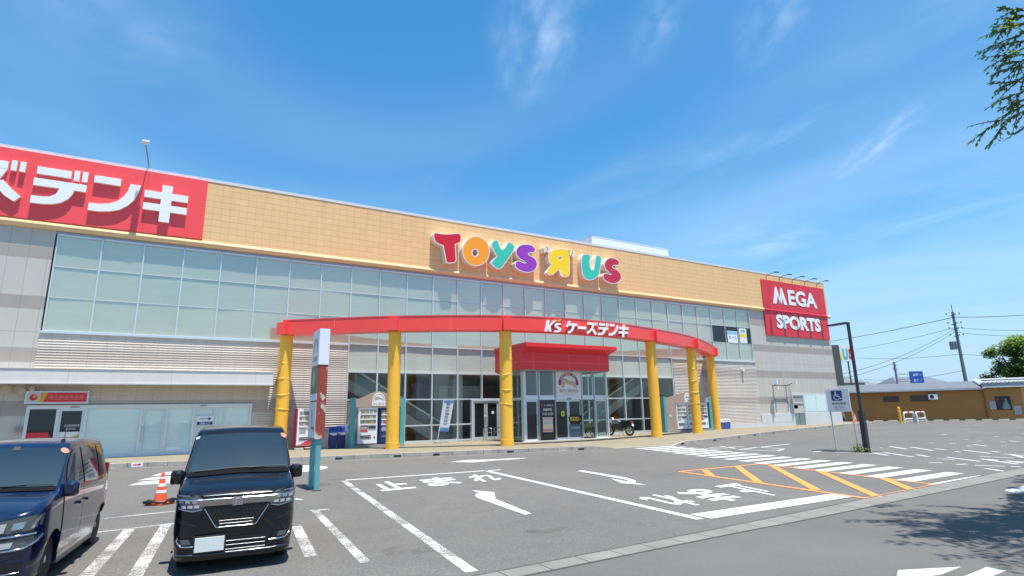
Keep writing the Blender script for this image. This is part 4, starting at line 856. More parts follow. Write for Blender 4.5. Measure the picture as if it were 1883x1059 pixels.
def glass_door(x0, x1, y, handle=None, mat=GLASS):
    mb = MB(); mb.box(x0, x0 + .065, y - .025, y + .025, .02, 2.04); mb.box(x1 - .065, x1, y - .025, y + .025, .02, 2.04); mb.box(x0 + .065, x1 - .065, y - .025, y + .025, 1.96, 2.04); mb.box(x0 + .065, x1 - .065, y - .025, y + .025, .02, .12)
    d = mb.build('door', ALU, por); MB().box(x0 + .065, x1 - .065, y - .006, y + .006, .12, 1.96).build('pane', mat, d)
    if handle: MB().tube([(handle, y - .03, .8), (handle, y - .08, .83), (handle, y - .08, 1.3), (handle, y - .03, 1.33)], .014).build('handle', STEEL, d)
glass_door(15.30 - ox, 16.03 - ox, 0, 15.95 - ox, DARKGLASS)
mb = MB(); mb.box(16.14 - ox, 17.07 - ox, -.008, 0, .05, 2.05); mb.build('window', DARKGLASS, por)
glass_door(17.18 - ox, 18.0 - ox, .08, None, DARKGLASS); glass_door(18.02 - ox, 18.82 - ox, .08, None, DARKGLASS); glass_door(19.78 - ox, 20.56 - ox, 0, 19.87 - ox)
for xa in (15.18, 20.64): MB().box(xa - ox, xa + .02 - ox, .1, 2.25, .05, 2.05).build('side_window', GLASS, por); MB().box(xa - ox, xa + .02 - ox, .1, 2.25, 2.2, 3.48).build('side_window', GLASS, por)
for xx in (15.19 - ox, 20.65 - ox):
    mb = MB()
    for yy in (.06, 1.15, 2.25): mb.box(xx - .04, xx + .04, yy, yy + .08, 0, 3.5)
    mb.box(xx - .035, xx + .035, .14, 2.25, 2.05, 2.18); mb.build('side_frame', ALU, por)
mb = MB(); mb.box(15.1 - ox, 20.75 - ox, -.12, .12, -.0, .02); mb.build('threshold', M('threshold', (.70, .70, .68), .5), por)
mb = MB(); mb.box(15.3 - ox, 20.55 - ox, 2.2, 2.25, .02, 3.5); mb.build('inner_wall', GREYW, por)
# mall emblem
def bear_emblem(parent, x0, x1, z0, z1, y, ring_c, bear_c, white, text_c, letters=True):
    W_, H_ = x1 - x0, z1 - z0
    P = lambda u, v, dy=0: (x0 + W_ * u, y - dy, z0 + H_ * v)
    n = 24; mb = MB()
    for k in range(n):
        a0, a1 = pi * (1.06 - 1.12 * k / n), pi * (1.06 - 1.12 * (k + 1) / n)
        q = [(.5 + .40 * cos(a0), .50 + .40 * sin(a0)), (.5 + .40 * cos(a1), .50 + .40 * sin(a1)), (.5 + .29 * cos(a1), .50 + .30 * sin(a1)), (.5 + .29 * cos(a0), .50 + .30 * sin(a0))]
        mb.poly([P(u, v, .003) for u, v in q])
    mb.build('emblem_ring', ring_c, parent)
    mb = MB(); mb.poly([P(u, v, .0045) for u, v in [(p.x, p.y) for p in smooth_closed([Vector(q) for q in [(.19, .40), (.22, .55), (.30, .68), (.42, .66), (.52, .60), (.68, .58), (.78, .50), (.82, .36), (.70, .36), (.60, .46), (.45, .44), (.38, .50), (.33, .38), (.25, .34)]], 3)]]); mb.build('emblem_bear', bear_c, parent)
    mb = MB(); mb.poly([P(u, v, .006) for u, v in [(p.x, p.y) for p in smooth_closed([Vector(q) for q in [(.34, .36), (.36, .46), (.42, .52), (.48, .46), (.60, .44), (.66, .40), (.68, .34), (.5, .33)]], 3)]]); mb.build('emblem_bear', white, parent)
    mb = MB(); text_fit(mb, 'BIG BEAR', lambda u, v: P(.13 + .74 * u, .165 + .13 * v, .004), .02)
    mb.build('lettering', text_c, parent)
    if letters:
        mb = MB(); text_fit(mb, 'in Shopping Mall', lambda u, v: P(.3 + .4 * u, .08 + .05 * v, .004)); text_fit(mb, 'MALL', lambda u, v: P(.44 + .12 * u, .72 + .04 * v, .0045))
        mb.build('lettering', text_c, parent)
    if letters:
        mb = MB(); s_ = 'SHOPPING MALL'
        for k, ch in enumerate(s_):
            if ch == ' ': continue
            an = pi * (.86 - .72 * k / (len(s_) - 1)); cu_, cv_ = .5 + .345 * cos(an), .50 + .35 * sin(an); ro = an - pi / 2
            text_fit(mb, ch, lambda u, v: P(cu_ + .05 * ((u - .5) * cos(ro) - (v - .5) * 1.3 * sin(ro)), cv_ + .05 * ((u - .5) * sin(ro) + (v - .5) * 1.3 * cos(ro)), .0055), .02)
        mb.build('emblem_text', white, parent)
emb = thing('emblem_board', 'white board with the bear emblem of the mall above the sliding doors', 'sign', (18.0, 24.52, 2.34)); MB().box(-.82, .82, -.005, .03, 0, 1.42).build('board', colour('emblem_white', (.70, .69, .70), .4), emb)
bear_emblem(emb, -.82, .82, 0, 1.42, -.006, colour('emblem_plum', (.28, .03, .12)), colour('emblem_tan', (.55, .42, .28)), colour('emblem_cream', (.75, .74, .66)), colour('emblem_olive', (.30, .31, .18)))
MB().box(-.14, .14, -.02, -.005, -.13, -.05).build('door_sensor', ALU_D, emb)
# posters and stickers at the entrance
po = thing('poster', 'dark shop poster with opening hours left of the sliding doors', 'poster', (16.6, 24.58, 1.35)); MB().box(-.40, .42, -.006, 0, 0, .75).build('sheet', colour('poster_dark', (.03, .03, .035)), po)
mb = MB(); text_fit(mb, 'ケーズデンキ', on_wall(-.2, .4, .5, .64, -.008), .01); mb.build('lettering', WHITE, po); mb = MB(); text_fit(mb, '営業時間', on_wall(-.24, .3, .28, .42, -.008), .01); mb.build('lettering', WHITE, po); mb = MB(); text_fit(mb, '10:00-20:00', on_wall(-.3, .36, .08, .2, -.008)); mb.build('lettering', WHITE, po); mb = MB(); text_fit(mb, 'K', on_wall(-.36, -.24, .5, .66, -.008), .02); mb.build('logo', REDP, po)
po = thing('poster', 'pink and white bargain leaflet sheets left of the sliding doors', 'poster', (16.62, 24.58, .58)); MB().box(-.30, .32, -.006, 0, 0, .74).build('sheet', colour('leaflet', (.72, .62, .58)), po)
for k in range(4): MB().box(-.27, .29, -.010, -.0065, .04 + .18 * k, .15 + .18 * k).build('photo', colour('leaflet_%d' % k, ((.7, .25, .2), (.75, .65, .3), (.45, .55, .35), (.7, .4, .4))[k]), po)
po = thing('poster', 'black poster with gold number five hundred on the sliding door', 'poster', (18.42, 24.62, 1.02)); MB().box(-.38, .38, -.006, 0, 0, .36).build('sheet', DARK, po); mb = MB(); text_fit(mb, '500', on_wall(-.34, .22, .07, .29, -.008), .02); text_fit(mb, '円', on_wall(.25, .35, .08, .18, -.008)); mb.build('lettering', colour('gold_ink', (.75, .55, .04)), po)
po = thing('poster', 'grey blue poster low on the sliding door', 'poster', (18.42, 24.62, .30)); MB().box(-.38, .38, -.006, 0, 0, .62).build('sheet', colour('poster_slate', (.08, .11, .14)), po); MB().box(-.3, .3, -.009, -.0065, .40, .5).build('band', colour('slate_band', (.2, .3, .38)), po); mb = MB(); text_fit(mb, 'スマホ', on_wall(-.24, .24, .08, .24, -.009)); mb.build('lettering', colour('slate_ink', (.3, .36, .42)), po)
po = thing('sticker', 'small yellow sticker on the left sliding door', 'sticker', (17.62, 24.62, 1.36)); MB().box(-.11, .11, -.005, 0, 0, .24).build('sheet', colour('sticker_yellow', (.75, .68, .05)), po); MB().box(-.05, .05, -.008, -.0055, .07, .17).build('mark', DARK, po)
po = thing('notice', 'white notice sheet inside the open doorway', 'notice', (19.1, 24.95, .85)); MB().box(-.12, .12, -.005, 0, 0, .36).build('sheet', WHITE, po); MB().tube([(0, .02, -.70), (0, .02, .3)], .015).build('stand', ALU, po)
# porch wheelchair glimpsed inside
wc = thing('wheelchair', 'yellow wheelchair parked inside the right door of the porch', 'wheelchair', (20.1, 25.4, .17), .3)
def wheel_ring(mb, c, r, t, axis='x', n=28, mi=0):
    prof_ = [(r - t, -t / 2), (r, -t * .4), (r, t * .4), (r - t, t / 2)]; s = MB(); vs = []; fs = []
    for (rr, h) in prof_:
        for k in range(n):
            an = 2 * pi * k / n; x_, y_ = rr * cos(an), rr * sin(an); p = {'x': (h, x_, y_), 'y': (x_, h, y_)}[axis]; vs.append((c[0] + p[0], c[1] + p[1], c[2] + p[2]))
    for i in range(4):
        j = (i + 1) % 4
        for k in range(n): fs.append((i * n + k, i * n + (k + 1) % n, j * n + (k + 1) % n, j * n + k))
    mb.add(vs, fs, mi)
for sx in (-.22, .22):
    mb = MB(); wheel_ring(mb, (sx, 0, .27), .27, .03); mb.build('wheel', BLACK, wc); mb = MB(); mb.tube([(sx, -.3, .07), (sx, -.26, .2), (sx, -.22, .42), (sx, .18, .44), (sx, .2, .75)], .014); mb.build('frame', STEEL, wc)
MB().box(-.2, .2, -.2, .18, .36, .41).build('seat', colour('chair_yellow', (.60, .36, .02)), wc); MB().box(-.2, .2, .17, .21, .42, .74).build('backrest', colour('chair_yellow2', (.60, .36, .02)), wc)

# banner flag beside the shop door
fg = thing('banner_flag', 'tilted white and blue banner flag standing in front of the window', 'banner', (11.95, 27.6, .15))
A, B, Cq, D = [w(*crop(620, 640, 4.8125)(*q), y=27.6) - Vector((11.95, 27.6, .15)) for q in ((905, 735), (985, 740), (1035, 460), (948, 460))]
mb = MB(); mb.prism([A, B, Cq, D], [q + Vector((0, .02, 0)) for q in (A, B, Cq, D)]); mb.build('cloth', colour('banner_cloth', (.55, .62, .68)), fg)
mb = MB(); lf = lambda u, v: tuple((A * (1 - u) + B * u) * (1 - v) + (D * (1 - u) + Cq * u) * v + Vector((0, -.004, 0)))
for k, ch in enumerate('最新機種取扱中'): text_fit(mb, ch, lambda u, v, k=k: lf(.28 + .44 * u, .82 - .105 * k + .085 * v), .01)
mb.build('lettering', colour('banner_ink', (.05, .09, .16)), fg)
mb = MB(); mb.poly([lf(0.02, .0), lf(.98, .0), lf(.98, .12), lf(.02, .12)]); mb.poly([lf(0.02, .9), lf(.98, .9), lf(.98, .99), lf(.02, .99)]); mb.build('stripe', colour('banner_blue', (.08, .2, .42)), fg)
MB().tube([A + Vector((-.12, 0, -.6)), D + Vector((-.02, 0, .06))], .014).build('pole', WHITE, fg); MB().lathe([(.2, 0), (.2, .06), (.05, .1)], (A.x - .12, 0, 0), 16).build('base', CONC, fg)
# stainless hoops at the shop door
for k, (x, lab) in enumerate(((14.45, 'stainless hoop rail in front of the shop door, nearer the banner'), (15.12, 'stainless hoop rail in front of the shop door, nearer the porch'))):
    h = thing('hoop_rail', lab, 'hoop rail', (x, 27.1, .15), 0, 'hoop rails at the shop door'); MB().tube([(0, .45, 0), (0, .45, .62), (0, .38, .68), (0, -.38, .68), (0, -.45, .62), (0, -.45, 0)], .022).build('rail', STEEL, h, 60); MB().tube([(0, .44, .45), (0, -.44, .45)], .018).build('crossbar', STEEL, h)

# ================================================================== VENDING KIOSKS
DRINK = [colour('drink%d' % k, c_) for k, c_ in enumerate(((.5, .32, .12), (.2, .35, .15), (.55, .1, .08), (.6, .58, .5), (.12, .16, .35), (.55, .45, .1)))]
def vending(x0, x1, y0, z0, z1, label, body, front, group='vending machines', lower=None, red_ad=False):
    W_, H_ = x1 - x0, z1 - z0; t = thing('vending_machine', label, 'vending machine', ((x0 + x1) / 2, y0, z0), 0, group); h = W_ / 2
    MB().box(-h, h, 0, .62, 0.03, H_).build('body', body, t); MB().box(-h + .03, h - .03, -.03, 0, .06, H_ - .02).build('front_door', front, t)
    dz0, dz1 = H_ * .52, H_ * .93
    d = MB().box(-h + .10, h - .08, -.036, -.030, dz0, dz1).build('display', colour('display_back', (.28, .34, .33)), t)
    for r_ in range(3):
        mb = MB(); zz = dz0 + (dz1 - dz0) * r_ / 3
        for q in range(10):
            xx = -h + .13 + (W_ - .24) * (q + .5) / 10; hh = (dz1 - dz0) / 3 * random.uniform(.5, .66); mb.box(xx - .02, xx + .02, -.05, -.037, zz + .055, zz + .055 + hh, random.randrange(6))
        mb.build('drink_row', DRINK, d)
    mb = MB()
    for r_ in range(3): zz = dz0 + (dz1 - dz0) * r_ / 3; mb.box(-h + .10, h - .08, -.062, -.037, zz, zz + .05)
    mb.build('shelf', WHITE, d)
    MB().box(-h + .13, h - .3, -.045, -.031, .28, .42).build('outlet', colour('outlet_grey', (.10, .10, .10)), t)
    MB().box(-h + .13, h - .3, -.05, -.046, .34, .36).build('outlet_bar', GREYP, t)
    MB().box(h - .42, h - .08, -.05, -.031, dz0 - .16, dz0 - .05).box(h - .16, h - .1, -.045, -.031, .30, .36).build('coin_panel', colour('coin_dark', (.06, .06, .06)), t)
    if red_ad: MB().box(-h + .12, -h + .46, -.04, -.031, dz0 - .30, dz0 - .02).build('advert', colour('ad_red', (.55, .06, .07)), t); MB().box(-h + .16, -h + .42, -.044, -.0405, dz0 - .2, dz0 - .05).build('advert_picture', GREYP, t)
    else: MB().box(-h + .12, -h + .4, -.04, -.031, dz0 - .28, dz0 - .06).build('advert', GREYP, t)
    if lower: mb = MB(); pts = [(-h + .04, .08), (h - .04, .08), (h - .04, .36), (0, .26), (-h * .6, .12)]; mb.prism([(a_, -.034, b_) for a_, b_ in pts], [(a_, -.0305, b_) for a_, b_ in pts]); mb.build('swoosh', lower, t)
    MB().box(-h + .05, h - .05, .02, .6, 0, .03).build('foot', BLACK, t)
    return t
def kiosk(x0, x1, yf, depth, label, base_z=.26):
    t = thing('vending_kiosk', label, 'vending kiosk', ((x0 + x1) / 2, yf, .15)); h = (x1 - x0) / 2
    for s in (-1, 1):
        MB().box(s * h - .11, s * h + .11, -.02, .22, 0, 2.26).build('post', TEAL, t); MB().box(s * h - .04, s * h + .04, .22, depth, .1, 2.1).build('side_panel', TAUPE, t)
    MB().box(-h - .05, h + .05, -.1, depth, 0, .11).build('base', CONC, t); MB().box(-h, h, depth - .05, depth, .11, 2.1).build('back_panel', TAUPE, t)
    pts = [(-h + .11, 1.86), (h - .11, 1.86), (h - .11, 2.17)] + [(h * (1 - 2 * q / 12) * .9, 2.2 + .36 * (0.5 + .5 * cos(pi * (2 * q / 12 - 1))) ** 1.0) for q in range(0, 13)] + [(-h + .11, 2.17)]
    mb = MB(); mb.prism([(a_, .0, b_) for a_, b_ in pts], [(a_, .06, b_) for a_, b_ in pts]); bd = mb.build('header_board', TAUPE, t)
    mb = MB(); n = 16; pts = [(-.32, 1.88), (.32, 1.88), (.32, 2.08)] + [(.31 * cos(pi * q / n), 2.08 + .42 * sin(pi * q / n)) for q in range(n + 1)] + [(-.32, 2.08)]; mb.prism([(a_, -.016, b_) for a_, b_ in pts], [(a_, -.002, b_) for a_, b_ in pts]); eb = mb.build('emblem', WHITE, t)
    mb = MB()
    for k in range(16):
        a0, a1 = pi * k / 16, pi * (k + 1) / 16; mb.poly([(.27 * cos(a0), -.018, 2.10 + .34 * sin(a0)), (.27 * cos(a1), -.018, 2.10 + .34 * sin(a1)), (.235 * cos(a1), -.018, 2.10 + .30 * sin(a1)), (.235 * cos(a0), -.018, 2.10 + .30 * sin(a0))])
    pts = smooth_closed([Vector(q) for q in [(-.2, 2.12), (-.18, 2.22), (-.1, 2.3), (0, 2.27), (.12, 2.24), (.2, 2.18), (.2, 2.12), (.1, 2.17), (-.02, 2.18), (-.12, 2.14)]], 3); mb.poly([(p.x, -.018, p.y) for p in pts])
    text_fit(mb, 'BIG BEAR', on_wall(-.27, .27, 1.93, 2.02, -.018), .02); mb.build('emblem_mark', colour('emblem_grey', (.42, .34, .32)), eb)
    return t
kiosk(7.14, 9.52, 26.5, .9, 'vending kiosk with teal posts and taupe arched board left of the shop door')
vending(7.40, 8.32, 26.58, .28, 1.97, 'white vending machine with a red advert in the left kiosk', WHITE, WHITE, red_ad=True)
vending(8.40, 9.34, 26.6, .28, 1.93, 'navy vending machine in the left kiosk, half behind the yellow column', NAVY, NAVY)
kk = kiosk(27.36, 31.66, 26.9, .9, 'vending kiosk with taupe arched board and teal posts at the right of the canopy')
MB().box(-2.04, -1.2, -.015, .0, .11, 1.86).build('side_board', TAUPE, kk); mb = MB(); mb.lathe([(.1, -.03), (.1, -.016)], (-1.72, 0, 1.0), 18, 'y'); mb.build('round_notice', WHITE, kk); MB().box(-1.76, -1.68, -.034, -.031, .95, 1.05).build('notice_mark', REDP, kk)
vending(28.42, 29.36, 26.98, .28, 1.99, 'white vending machine in the right kiosk, next to the taupe side board', WHITE, WHITE)
vending(29.44, 30.40, 26.98, .28, 1.99, 'pale vending machine in the middle of the right kiosk', WHITE, M('vend_pale', (.60, .64, .70), .4))
vending(30.48, 31.42, 26.98, .28, 1.99, 'white vending machine in the right kiosk, next to the outer teal post', WHITE, WHITE, red_ad=True)
vending(4.82, 5.78, 27.2, .28, 1.95, 'red and white vending machine against the siding behind the totem sign', colour('vend_red', (.65, .02, .08), .35), WHITE, lower=REDP)
for k, (x, y) in enumerate(((4.93, 26.95), (5.65, 27.0))): tag(MB().box(x - .18, x + .18, y - .1, y + .1, .15, .25).build('concrete_block', colour('block_cream', (.55, .5, .4))), ('pale concrete block under the near left corner of the red vending machine', 'pale concrete block under the right corner of the red vending machine')[k], 'block')
def bin_(x, y, h, body, lid, label, bag=True):
    t = thing('recycling_bin', label, 'recycling bin', (x, y, .15), 0, 'recycling bins by the vending machines')
    MB().add([(-.15, -.15, 0), (.15, -.15, 0), (.15, .15, 0), (-.15, .15, 0), (-.18, -.18, h * .72), (.18, -.18, h * .72), (.18, .18, h * .72), (-.18, .18, h * .72)], [(0, 1, 2, 3), (0, 1, 5, 4), (1, 2, 6, 5), (2, 3, 7, 6), (3, 0, 4, 7)]).build('body', body, t)
    MB().add([(-.19, -.19, h * .72), (.19, -.19, h * .72), (.19, .19, h * .72), (-.19, .19, h * .72), (-.17, -.14, h), (.17, -.14, h), (.17, .17, h), (-.17, .17, h)], [(0, 1, 2, 3), (4, 5, 6, 7), (0, 1, 5, 4), (1, 2, 6, 5), (2, 3, 7, 6), (3, 0, 4, 7)]).build('lid', lid, t)
    MB().obox((-.05, -.172, h * .86), .09, .02, .09).obox((.09, -.172, h * .86), .05, .02, .05).build('opening', DARK, t)
    if bag: MB().add([(-.185, -.186, h * .71), (.185, -.186, h * .71), (.17, -.178, h * .62), (.02, -.178, h * .58), (-.14, -.178, h * .64)], [(0, 1, 2, 3, 4)]).build('bag', colour('bag_white', (.62, .66, .70)), t)
bin_(6.05, 27.25, .92, colour('bin_taupe', (.36, .33, .31)), colour('bin_taupe2', (.36, .33, .31)), 'taupe recycling bin next to the totem sign post', False)
bin_(6.42, 27.2, .98, NAVY, BLUE, 'blue recycling bin with rounded lid beside the taupe bin'); bin_(6.80, 27.2, 1.0, NAVY, BLUE, 'blue recycling bin beside the grey bin with a white lid'); bin_(7.15 - .02, 27.0, 1.06, GREYP, colour('bin_cream', (.66, .66, .60)), 'grey recycling bin with cream lid beside the teal kiosk post')
for k, x in enumerate((33.42, 33.72, 34.02)): bin_(x, 27.6, .68, colour('bin_blue_%d' % k, (.06, .10, .34)), WHITE, ('small blue bin with white lid nearest the last yellow column', 'small blue bin with white lid in the middle of the three', 'small blue bin with white lid nearest the siding')[k], False)

# ================================================================== TOTEM SIGN
to = thing('totem_sign', 'narrow totem sign on teal posts with peeling red edge and white cap', 'totem sign', (2.87, 13.82, 0), -.01)
rust = NT('peeling_red', .7, .3); n = rust.noise(2.3, 5, (1, 1, .8)); n2 = rust.noise(9, 4); rust.col(rust.mix(rust.rng(n, .56, .575), rust.mix(rust.rng(n2, .3, .7), (.26, .055, .035), (.36, .07, .045)), rust.mix(rust.rng(n2, .4, .6), (.62, .52, .44), (.25, .12, .07))))
tealw = NT('weathered_teal', .6, .3); n = tealw.noise(3, 5, (1, 1, .7)); tealw.col(tealw.mix(tealw.rng(n, .55, .8, 0, .6), (.13, .38, .40), (.20, .26, .24)))
for y in (-.47, .14): MB().box(-.05, .05, y, y + .09, 0, 1.12).build('post', tealw.m, to)
MB().box(-.105, .105, -.5, .25, 1.10, 2.75).build('core', rust.m, to)
MB().box(-.115, .115, -.51, .26, 2.75, 3.58).build('cap', M('totem_white', (.78, .80, .84), .4, var=.03), to)
MB().box(-.118, -.106, -.49, .24, 1.12, 1.92).build('face_panel', M('totem_face', (.62, .64, .70), .4), to); MB().box(-.118, -.106, -.49, .24, 1.95, 2.1).build('face_panel', M('totem_face2', (.70, .71, .74), .4), to); MB().box(-.118, -.106, -.49, .24, 2.1, 2.74).build('face_panel', M('totem_green', (.07, .14, .10), .4), to)
mb = MB(); P = lambda a_, b_: (-.121, -.125 + a_ * .74, b_)
mb.poly([P(-.02, 1.3), P(.04, 1.3), P(.04, 1.62), P(-.02, 1.62)]); mb.poly([P(-.08, 1.6), P(.1, 1.6), P(.01, 1.75)]); mb.poly([P(-.3, 1.3), P(.04, 1.3), P(.04, 1.36), P(-.3, 1.36)]); mb.poly([P(-.42, 1.33), P(-.28, 1.24), P(-.28, 1.42)]); mb.build('arrow', colour('totem_arrow', (.30, .12, .12)), to)
mb = MB()
for k in range(20):
    a0, a1 = pi * k / 20, pi * (k + 1) / 20; mb.poly([P(.3 * cos(a0), 3.05 + .36 * sin(a0)), P(.3 * cos(a1), 3.05 + .36 * sin(a1)), P(.22 * cos(a1), 3.05 + .27 * sin(a1)), P(.22 * cos(a0), 3.05 + .27 * sin(a0))])
mb.build('emblem', colour('totem_plum', (.45, .3, .38)), to); mb = MB(); text_fit(mb, 'BIG BEAR', lambda u, v: P(.36 - .72 * u, 2.84 + .12 * v), .01); mb.build('lettering', colour('totem_ink', (.3, .3, .3)), to)
mb = MB(); mb.poly([(-.121, -.125 + .17 * cos(2 * pi * k / 20), 2.45 + .2 * sin(2 * pi * k / 20)) for k in range(20)]); mb.build('emblem', colour('totem_green_ring', (.35, .4, .3)), to)
MB().box(-.08, .08, -.53, .25, 0, .02).build('base', colour('totem_foot_shade', (.09, .085, .08)), to)  # dark sheet standing in for the shade at the foot of the posts

# ================================================================== CARS
def car(kind, label, loc, yaw, paint, spec):
    t = thing('parked_car', label, 'car', loc, yaw); t.scale = (spec.get('k', 1) / SC,) * 3
    st = spec['st']; NJ = 8
    def half(s):
        y, zb, wl_, wm, zbelt, wb, ze, we, zt = s
        return [(0, zb), (wl_ - .05, zb), (wl_, zb + .08), (wm, .52), (wb, zbelt), (we, ze), (we - .13, zt - .018), (0, zt)]
    def sect(y):
        for a_, b_ in zip(st[:-1], st[1:]):
            if a_[0] <= y <= b_[0] + 1e-9:
                k = (y - a_[0]) / (b_[0] - a_[0]); return half([p + (q - p) * k for p, q in zip(a_, b_)])
        return half(st[-1])
    # refine across the section
    SUB = 4
    def dense(y):
        P = sect(y); out = []; tags = []
        for j in range(len(P) - 1):
            p0 = P[j - 1] if j else (-P[1][0], P[1][1]); p1, p2 = P[j], P[j + 1]; p3 = P[j + 2] if j + 2 < len(P) else (-P[-2][0], P[-2][1])
            for q in range(SUB):
                k = q / SUB
                c_ = [p1[d] + (p2[d] - p1[d]) * k if j in (0,) else .5 * (2 * p1[d] + (p2[d] - p0[d]) * .55 * k * 2 * .5 + 0) for d in (0, 1)]
                # hermite with reduced tangents keeps the boxy shape
                m1 = [(p2[d] - p0[d]) * .32 for d in (0, 1)]; m2 = [(p3[d] - p1[d]) * .32 for d in (0, 1)]
                h00, h10, h01, h11 = 2 * k ** 3 - 3 * k * k + 1, k ** 3 - 2 * k * k + k, -2 * k ** 3 + 3 * k * k, k ** 3 - k * k
                out.append(tuple(h00 * p1[d] + h10 * m1[d] + h01 * p2[d] + h11 * m2[d] for d in (0, 1)))
        out.append(P[-1]); return out
    ys = []
    for a_, b_ in zip(st[:-1], st[1:]):
        n = max(1, int((b_[0] - a_[0]) / .12)); ys += [a_[0] + (b_[0] - a_[0]) * k / n for k in range(n)]
    ys.append(st[-1][0])
    G = [dense(y) for y in ys]; n = len(G[0])
    full = [[(-x, y, z) for (x, z) in row[::1]][::-1] + [(x, y, z) for (x, z) in row][::1] for y, row in zip(ys, G)]
    # ring: top centre (left) ... bottom centre ... top centre (right): build closed ring without duplicate centres
    rings = []
    for y, row in zip(ys, G):
        ring = [(x, y, z) for (x, z) in row] + [(-x, y, z) for (x, z) in row[-2:0:-1]]; rings.append(ring)
    m_ = len(rings[0]); mb = MB(); mb.add([p for r in rings for p in r], [(i * m_ + k, i * m_ + (k + 1) % m_, (i + 1) * m_ + (k + 1) % m_, (i + 1) * m_ + k) for i in range(len(rings) - 1) for k in range(m_)] + [tuple(range(m_)), tuple((len(rings) - 1) * m_ + k for k in range(m_))])
    body = mb.build('body', paint, t)
    # cut the wheel arches
    WY = spec['wy']; wr = spec['wr']; cut = MB()
    for wy in WY:
        for s in (-1, 1): cut.lathe([(wr + .055, s * .45), (wr + .055, s * .95)], (0, wy, wr), 32, 'x')
    co = cut.build('cutter', DARK, t); bpy.context.view_layer.update(); bo = body.modifiers.new('b', 'BOOLEAN'); bo.object = co; bo.operation = 'DIFFERENCE'; bo.solver = 'EXACT'
    dg = bpy.context.evaluated_depsgraph_get(); dg.update(); nm = bpy.data.meshes.new_from_object(body.evaluated_get(dg)); body.modifiers.clear(); body.data = nm; nm.name = 'body'
    nm.materials.clear(); nm.materials.append(paint); nm.polygons.foreach_set('material_index', [0] * len(nm.polygons)); nm.polygons.foreach_set('use_smooth', [True] * len(nm.polygons)); nm.set_sharp_from_angle(angle=radians(38))
    bpy.data.objects.remove(co)
    # surface samplers
    def side_pt(y, v, off):   # v: 0 sill .. 1 belt .. 2 roof edge
        P = dense(y); jj = {0: 2 * SUB, 1: 4 * SUB, 2: 5 * SUB}
        if v <= 1: f = jj[0] + (jj[1] - jj[0]) * v
        else: f = jj[1] + (jj[2] - jj[1]) * (v - 1)
        i = min(int(f), len(P) - 2); k = f - i; x = P[i][0] + (P[i + 1][0] - P[i][0]) * k; z = P[i][1] + (P[i + 1][1] - P[i][1]) * k
        return Vector((x + off, y, z))
    def side_patch(s, y0, y1, v0, v1, off, name, mat, parent=t, ny=10, nv=10, front=None, rear=None):
        mb = MB(); vs = []
        for a_ in range(nv + 1):
            v = v0 + (v1 - v0) * a_ / nv
            ya = y0 + (front(v) if front else 0); yb = y1 + (rear(v) if rear else 0)
            for b_ in range(ny + 1):
                p = side_pt(ya + (yb - ya) * b_ / ny, v, off); vs.append((s * p.x, p.y, p.z))
        fs = [(a_ * (ny + 1) + b_, a_ * (ny + 1) + b_ + 1, (a_ + 1) * (ny + 1) + b_ + 1, (a_ + 1) * (ny + 1) + b_) for a_ in range(nv) for b_ in range(ny)]
        mb.add(vs, fs); mb.away = (0, 1.7, .6); return mb.build(name, mat, parent, 60)
    def top_pt(y, u, off):   # u -1..1 across between the roof edges
        P = dense(y); jj0 = 5 * SUB; f = jj0 + (len(P) - 1 - jj0) * (1 - abs(u)); i = min(int(f), len(P) - 2); k = f - i
        x = P[i][0] + (P[i + 1][0] - P[i][0]) * k; z = P[i][1] + (P[i + 1][1] - P[i][1]) * k
        return Vector((math.copysign(x, u) if u else 0, y, z)) + Vector((0, -off * .7, off * .7))
    def top_patch(y0, y1, u0, u1, off, name, mat, parent=t, ny=8, nu=16):
        mb = MB(); vs = [top_pt(y0 + (y1 - y0) * a_ / ny, u0 + (u1 - u0) * b_ / nu, off) for a_ in range(ny + 1) for b_ in range(nu + 1)]
        mb.add(vs, [(a_ * (nu + 1) + b_, a_ * (nu + 1) + b_ + 1, (a_ + 1) * (nu + 1) + b_ + 1, (a_ + 1) * (nu + 1) + b_) for a_ in range(ny) for b_ in range(nu)]); mb.away = (0, 1.7, .6); return mb.build(name, mat, parent, 60)
    def nose_y(x):
        x = abs(x); pts = [(s[3], s[0]) for s in st[:5]]
        if x <= pts[0][0]: return pts[0][1]
        for a_, b_ in zip(pts[:-1], pts[1:]):
            if a_[0] <= x <= b_[0]: return a_[1] + (b_[1] - a_[1]) * (x - a_[0]) / (b_[0] - a_[0])
        return pts[-1][1]
    def nose_patch(pts, off, name, mat, parent=t, thick=.012):
        """polygon in (x, z) laid on the nose"""
        mb = MB(); bm = bmesh.new(); vs = [bm.verts.new((x, 0, z)) for x, z in pts]; fc = bm.faces.new(vs)
        bmesh.ops.triangulate(bm, faces=[fc])
        for _ in range(3):
            long_ = [e for e in bm.edges if abs(e.verts[0].co.x - e.verts[1].co.x) > .05]
            if long_: bmesh.ops.subdivide_edges(bm, edges=long_, cuts=1); bmesh.ops.triangulate(bm, faces=bm.faces[:])
        bm.verts.ensure_lookup_table(); bm.verts.index_update()
        V = [(v.co.x, nose_y(v.co.x) - off, v.co.z) for v in bm.verts]; Fs = [tuple(v.index for v in f.verts) for f in bm.faces]
        bm.free(); mb.add(V, Fs); mb.away = (0, 1.7, .6); o = mb.build(name, mat, parent, 50)
        return o
    def nose_tube(pts, r, off, name, mat, parent=t):
        P = []
        for a_, b_ in zip(pts[:-1], pts[1:]):
            k = max(1, int(abs(a_[0] - b_[0]) / .05)); P += [(a_[0] + (b_[0] - a_[0]) * q / k, a_[1] + (b_[1] - a_[1]) * q / k) for q in range(k)]
        P.append(pts[-1]); return MB().tube([(x, nose_y(x) - off, z) for x, z in P], r, 8).build(name, mat, parent, 60)
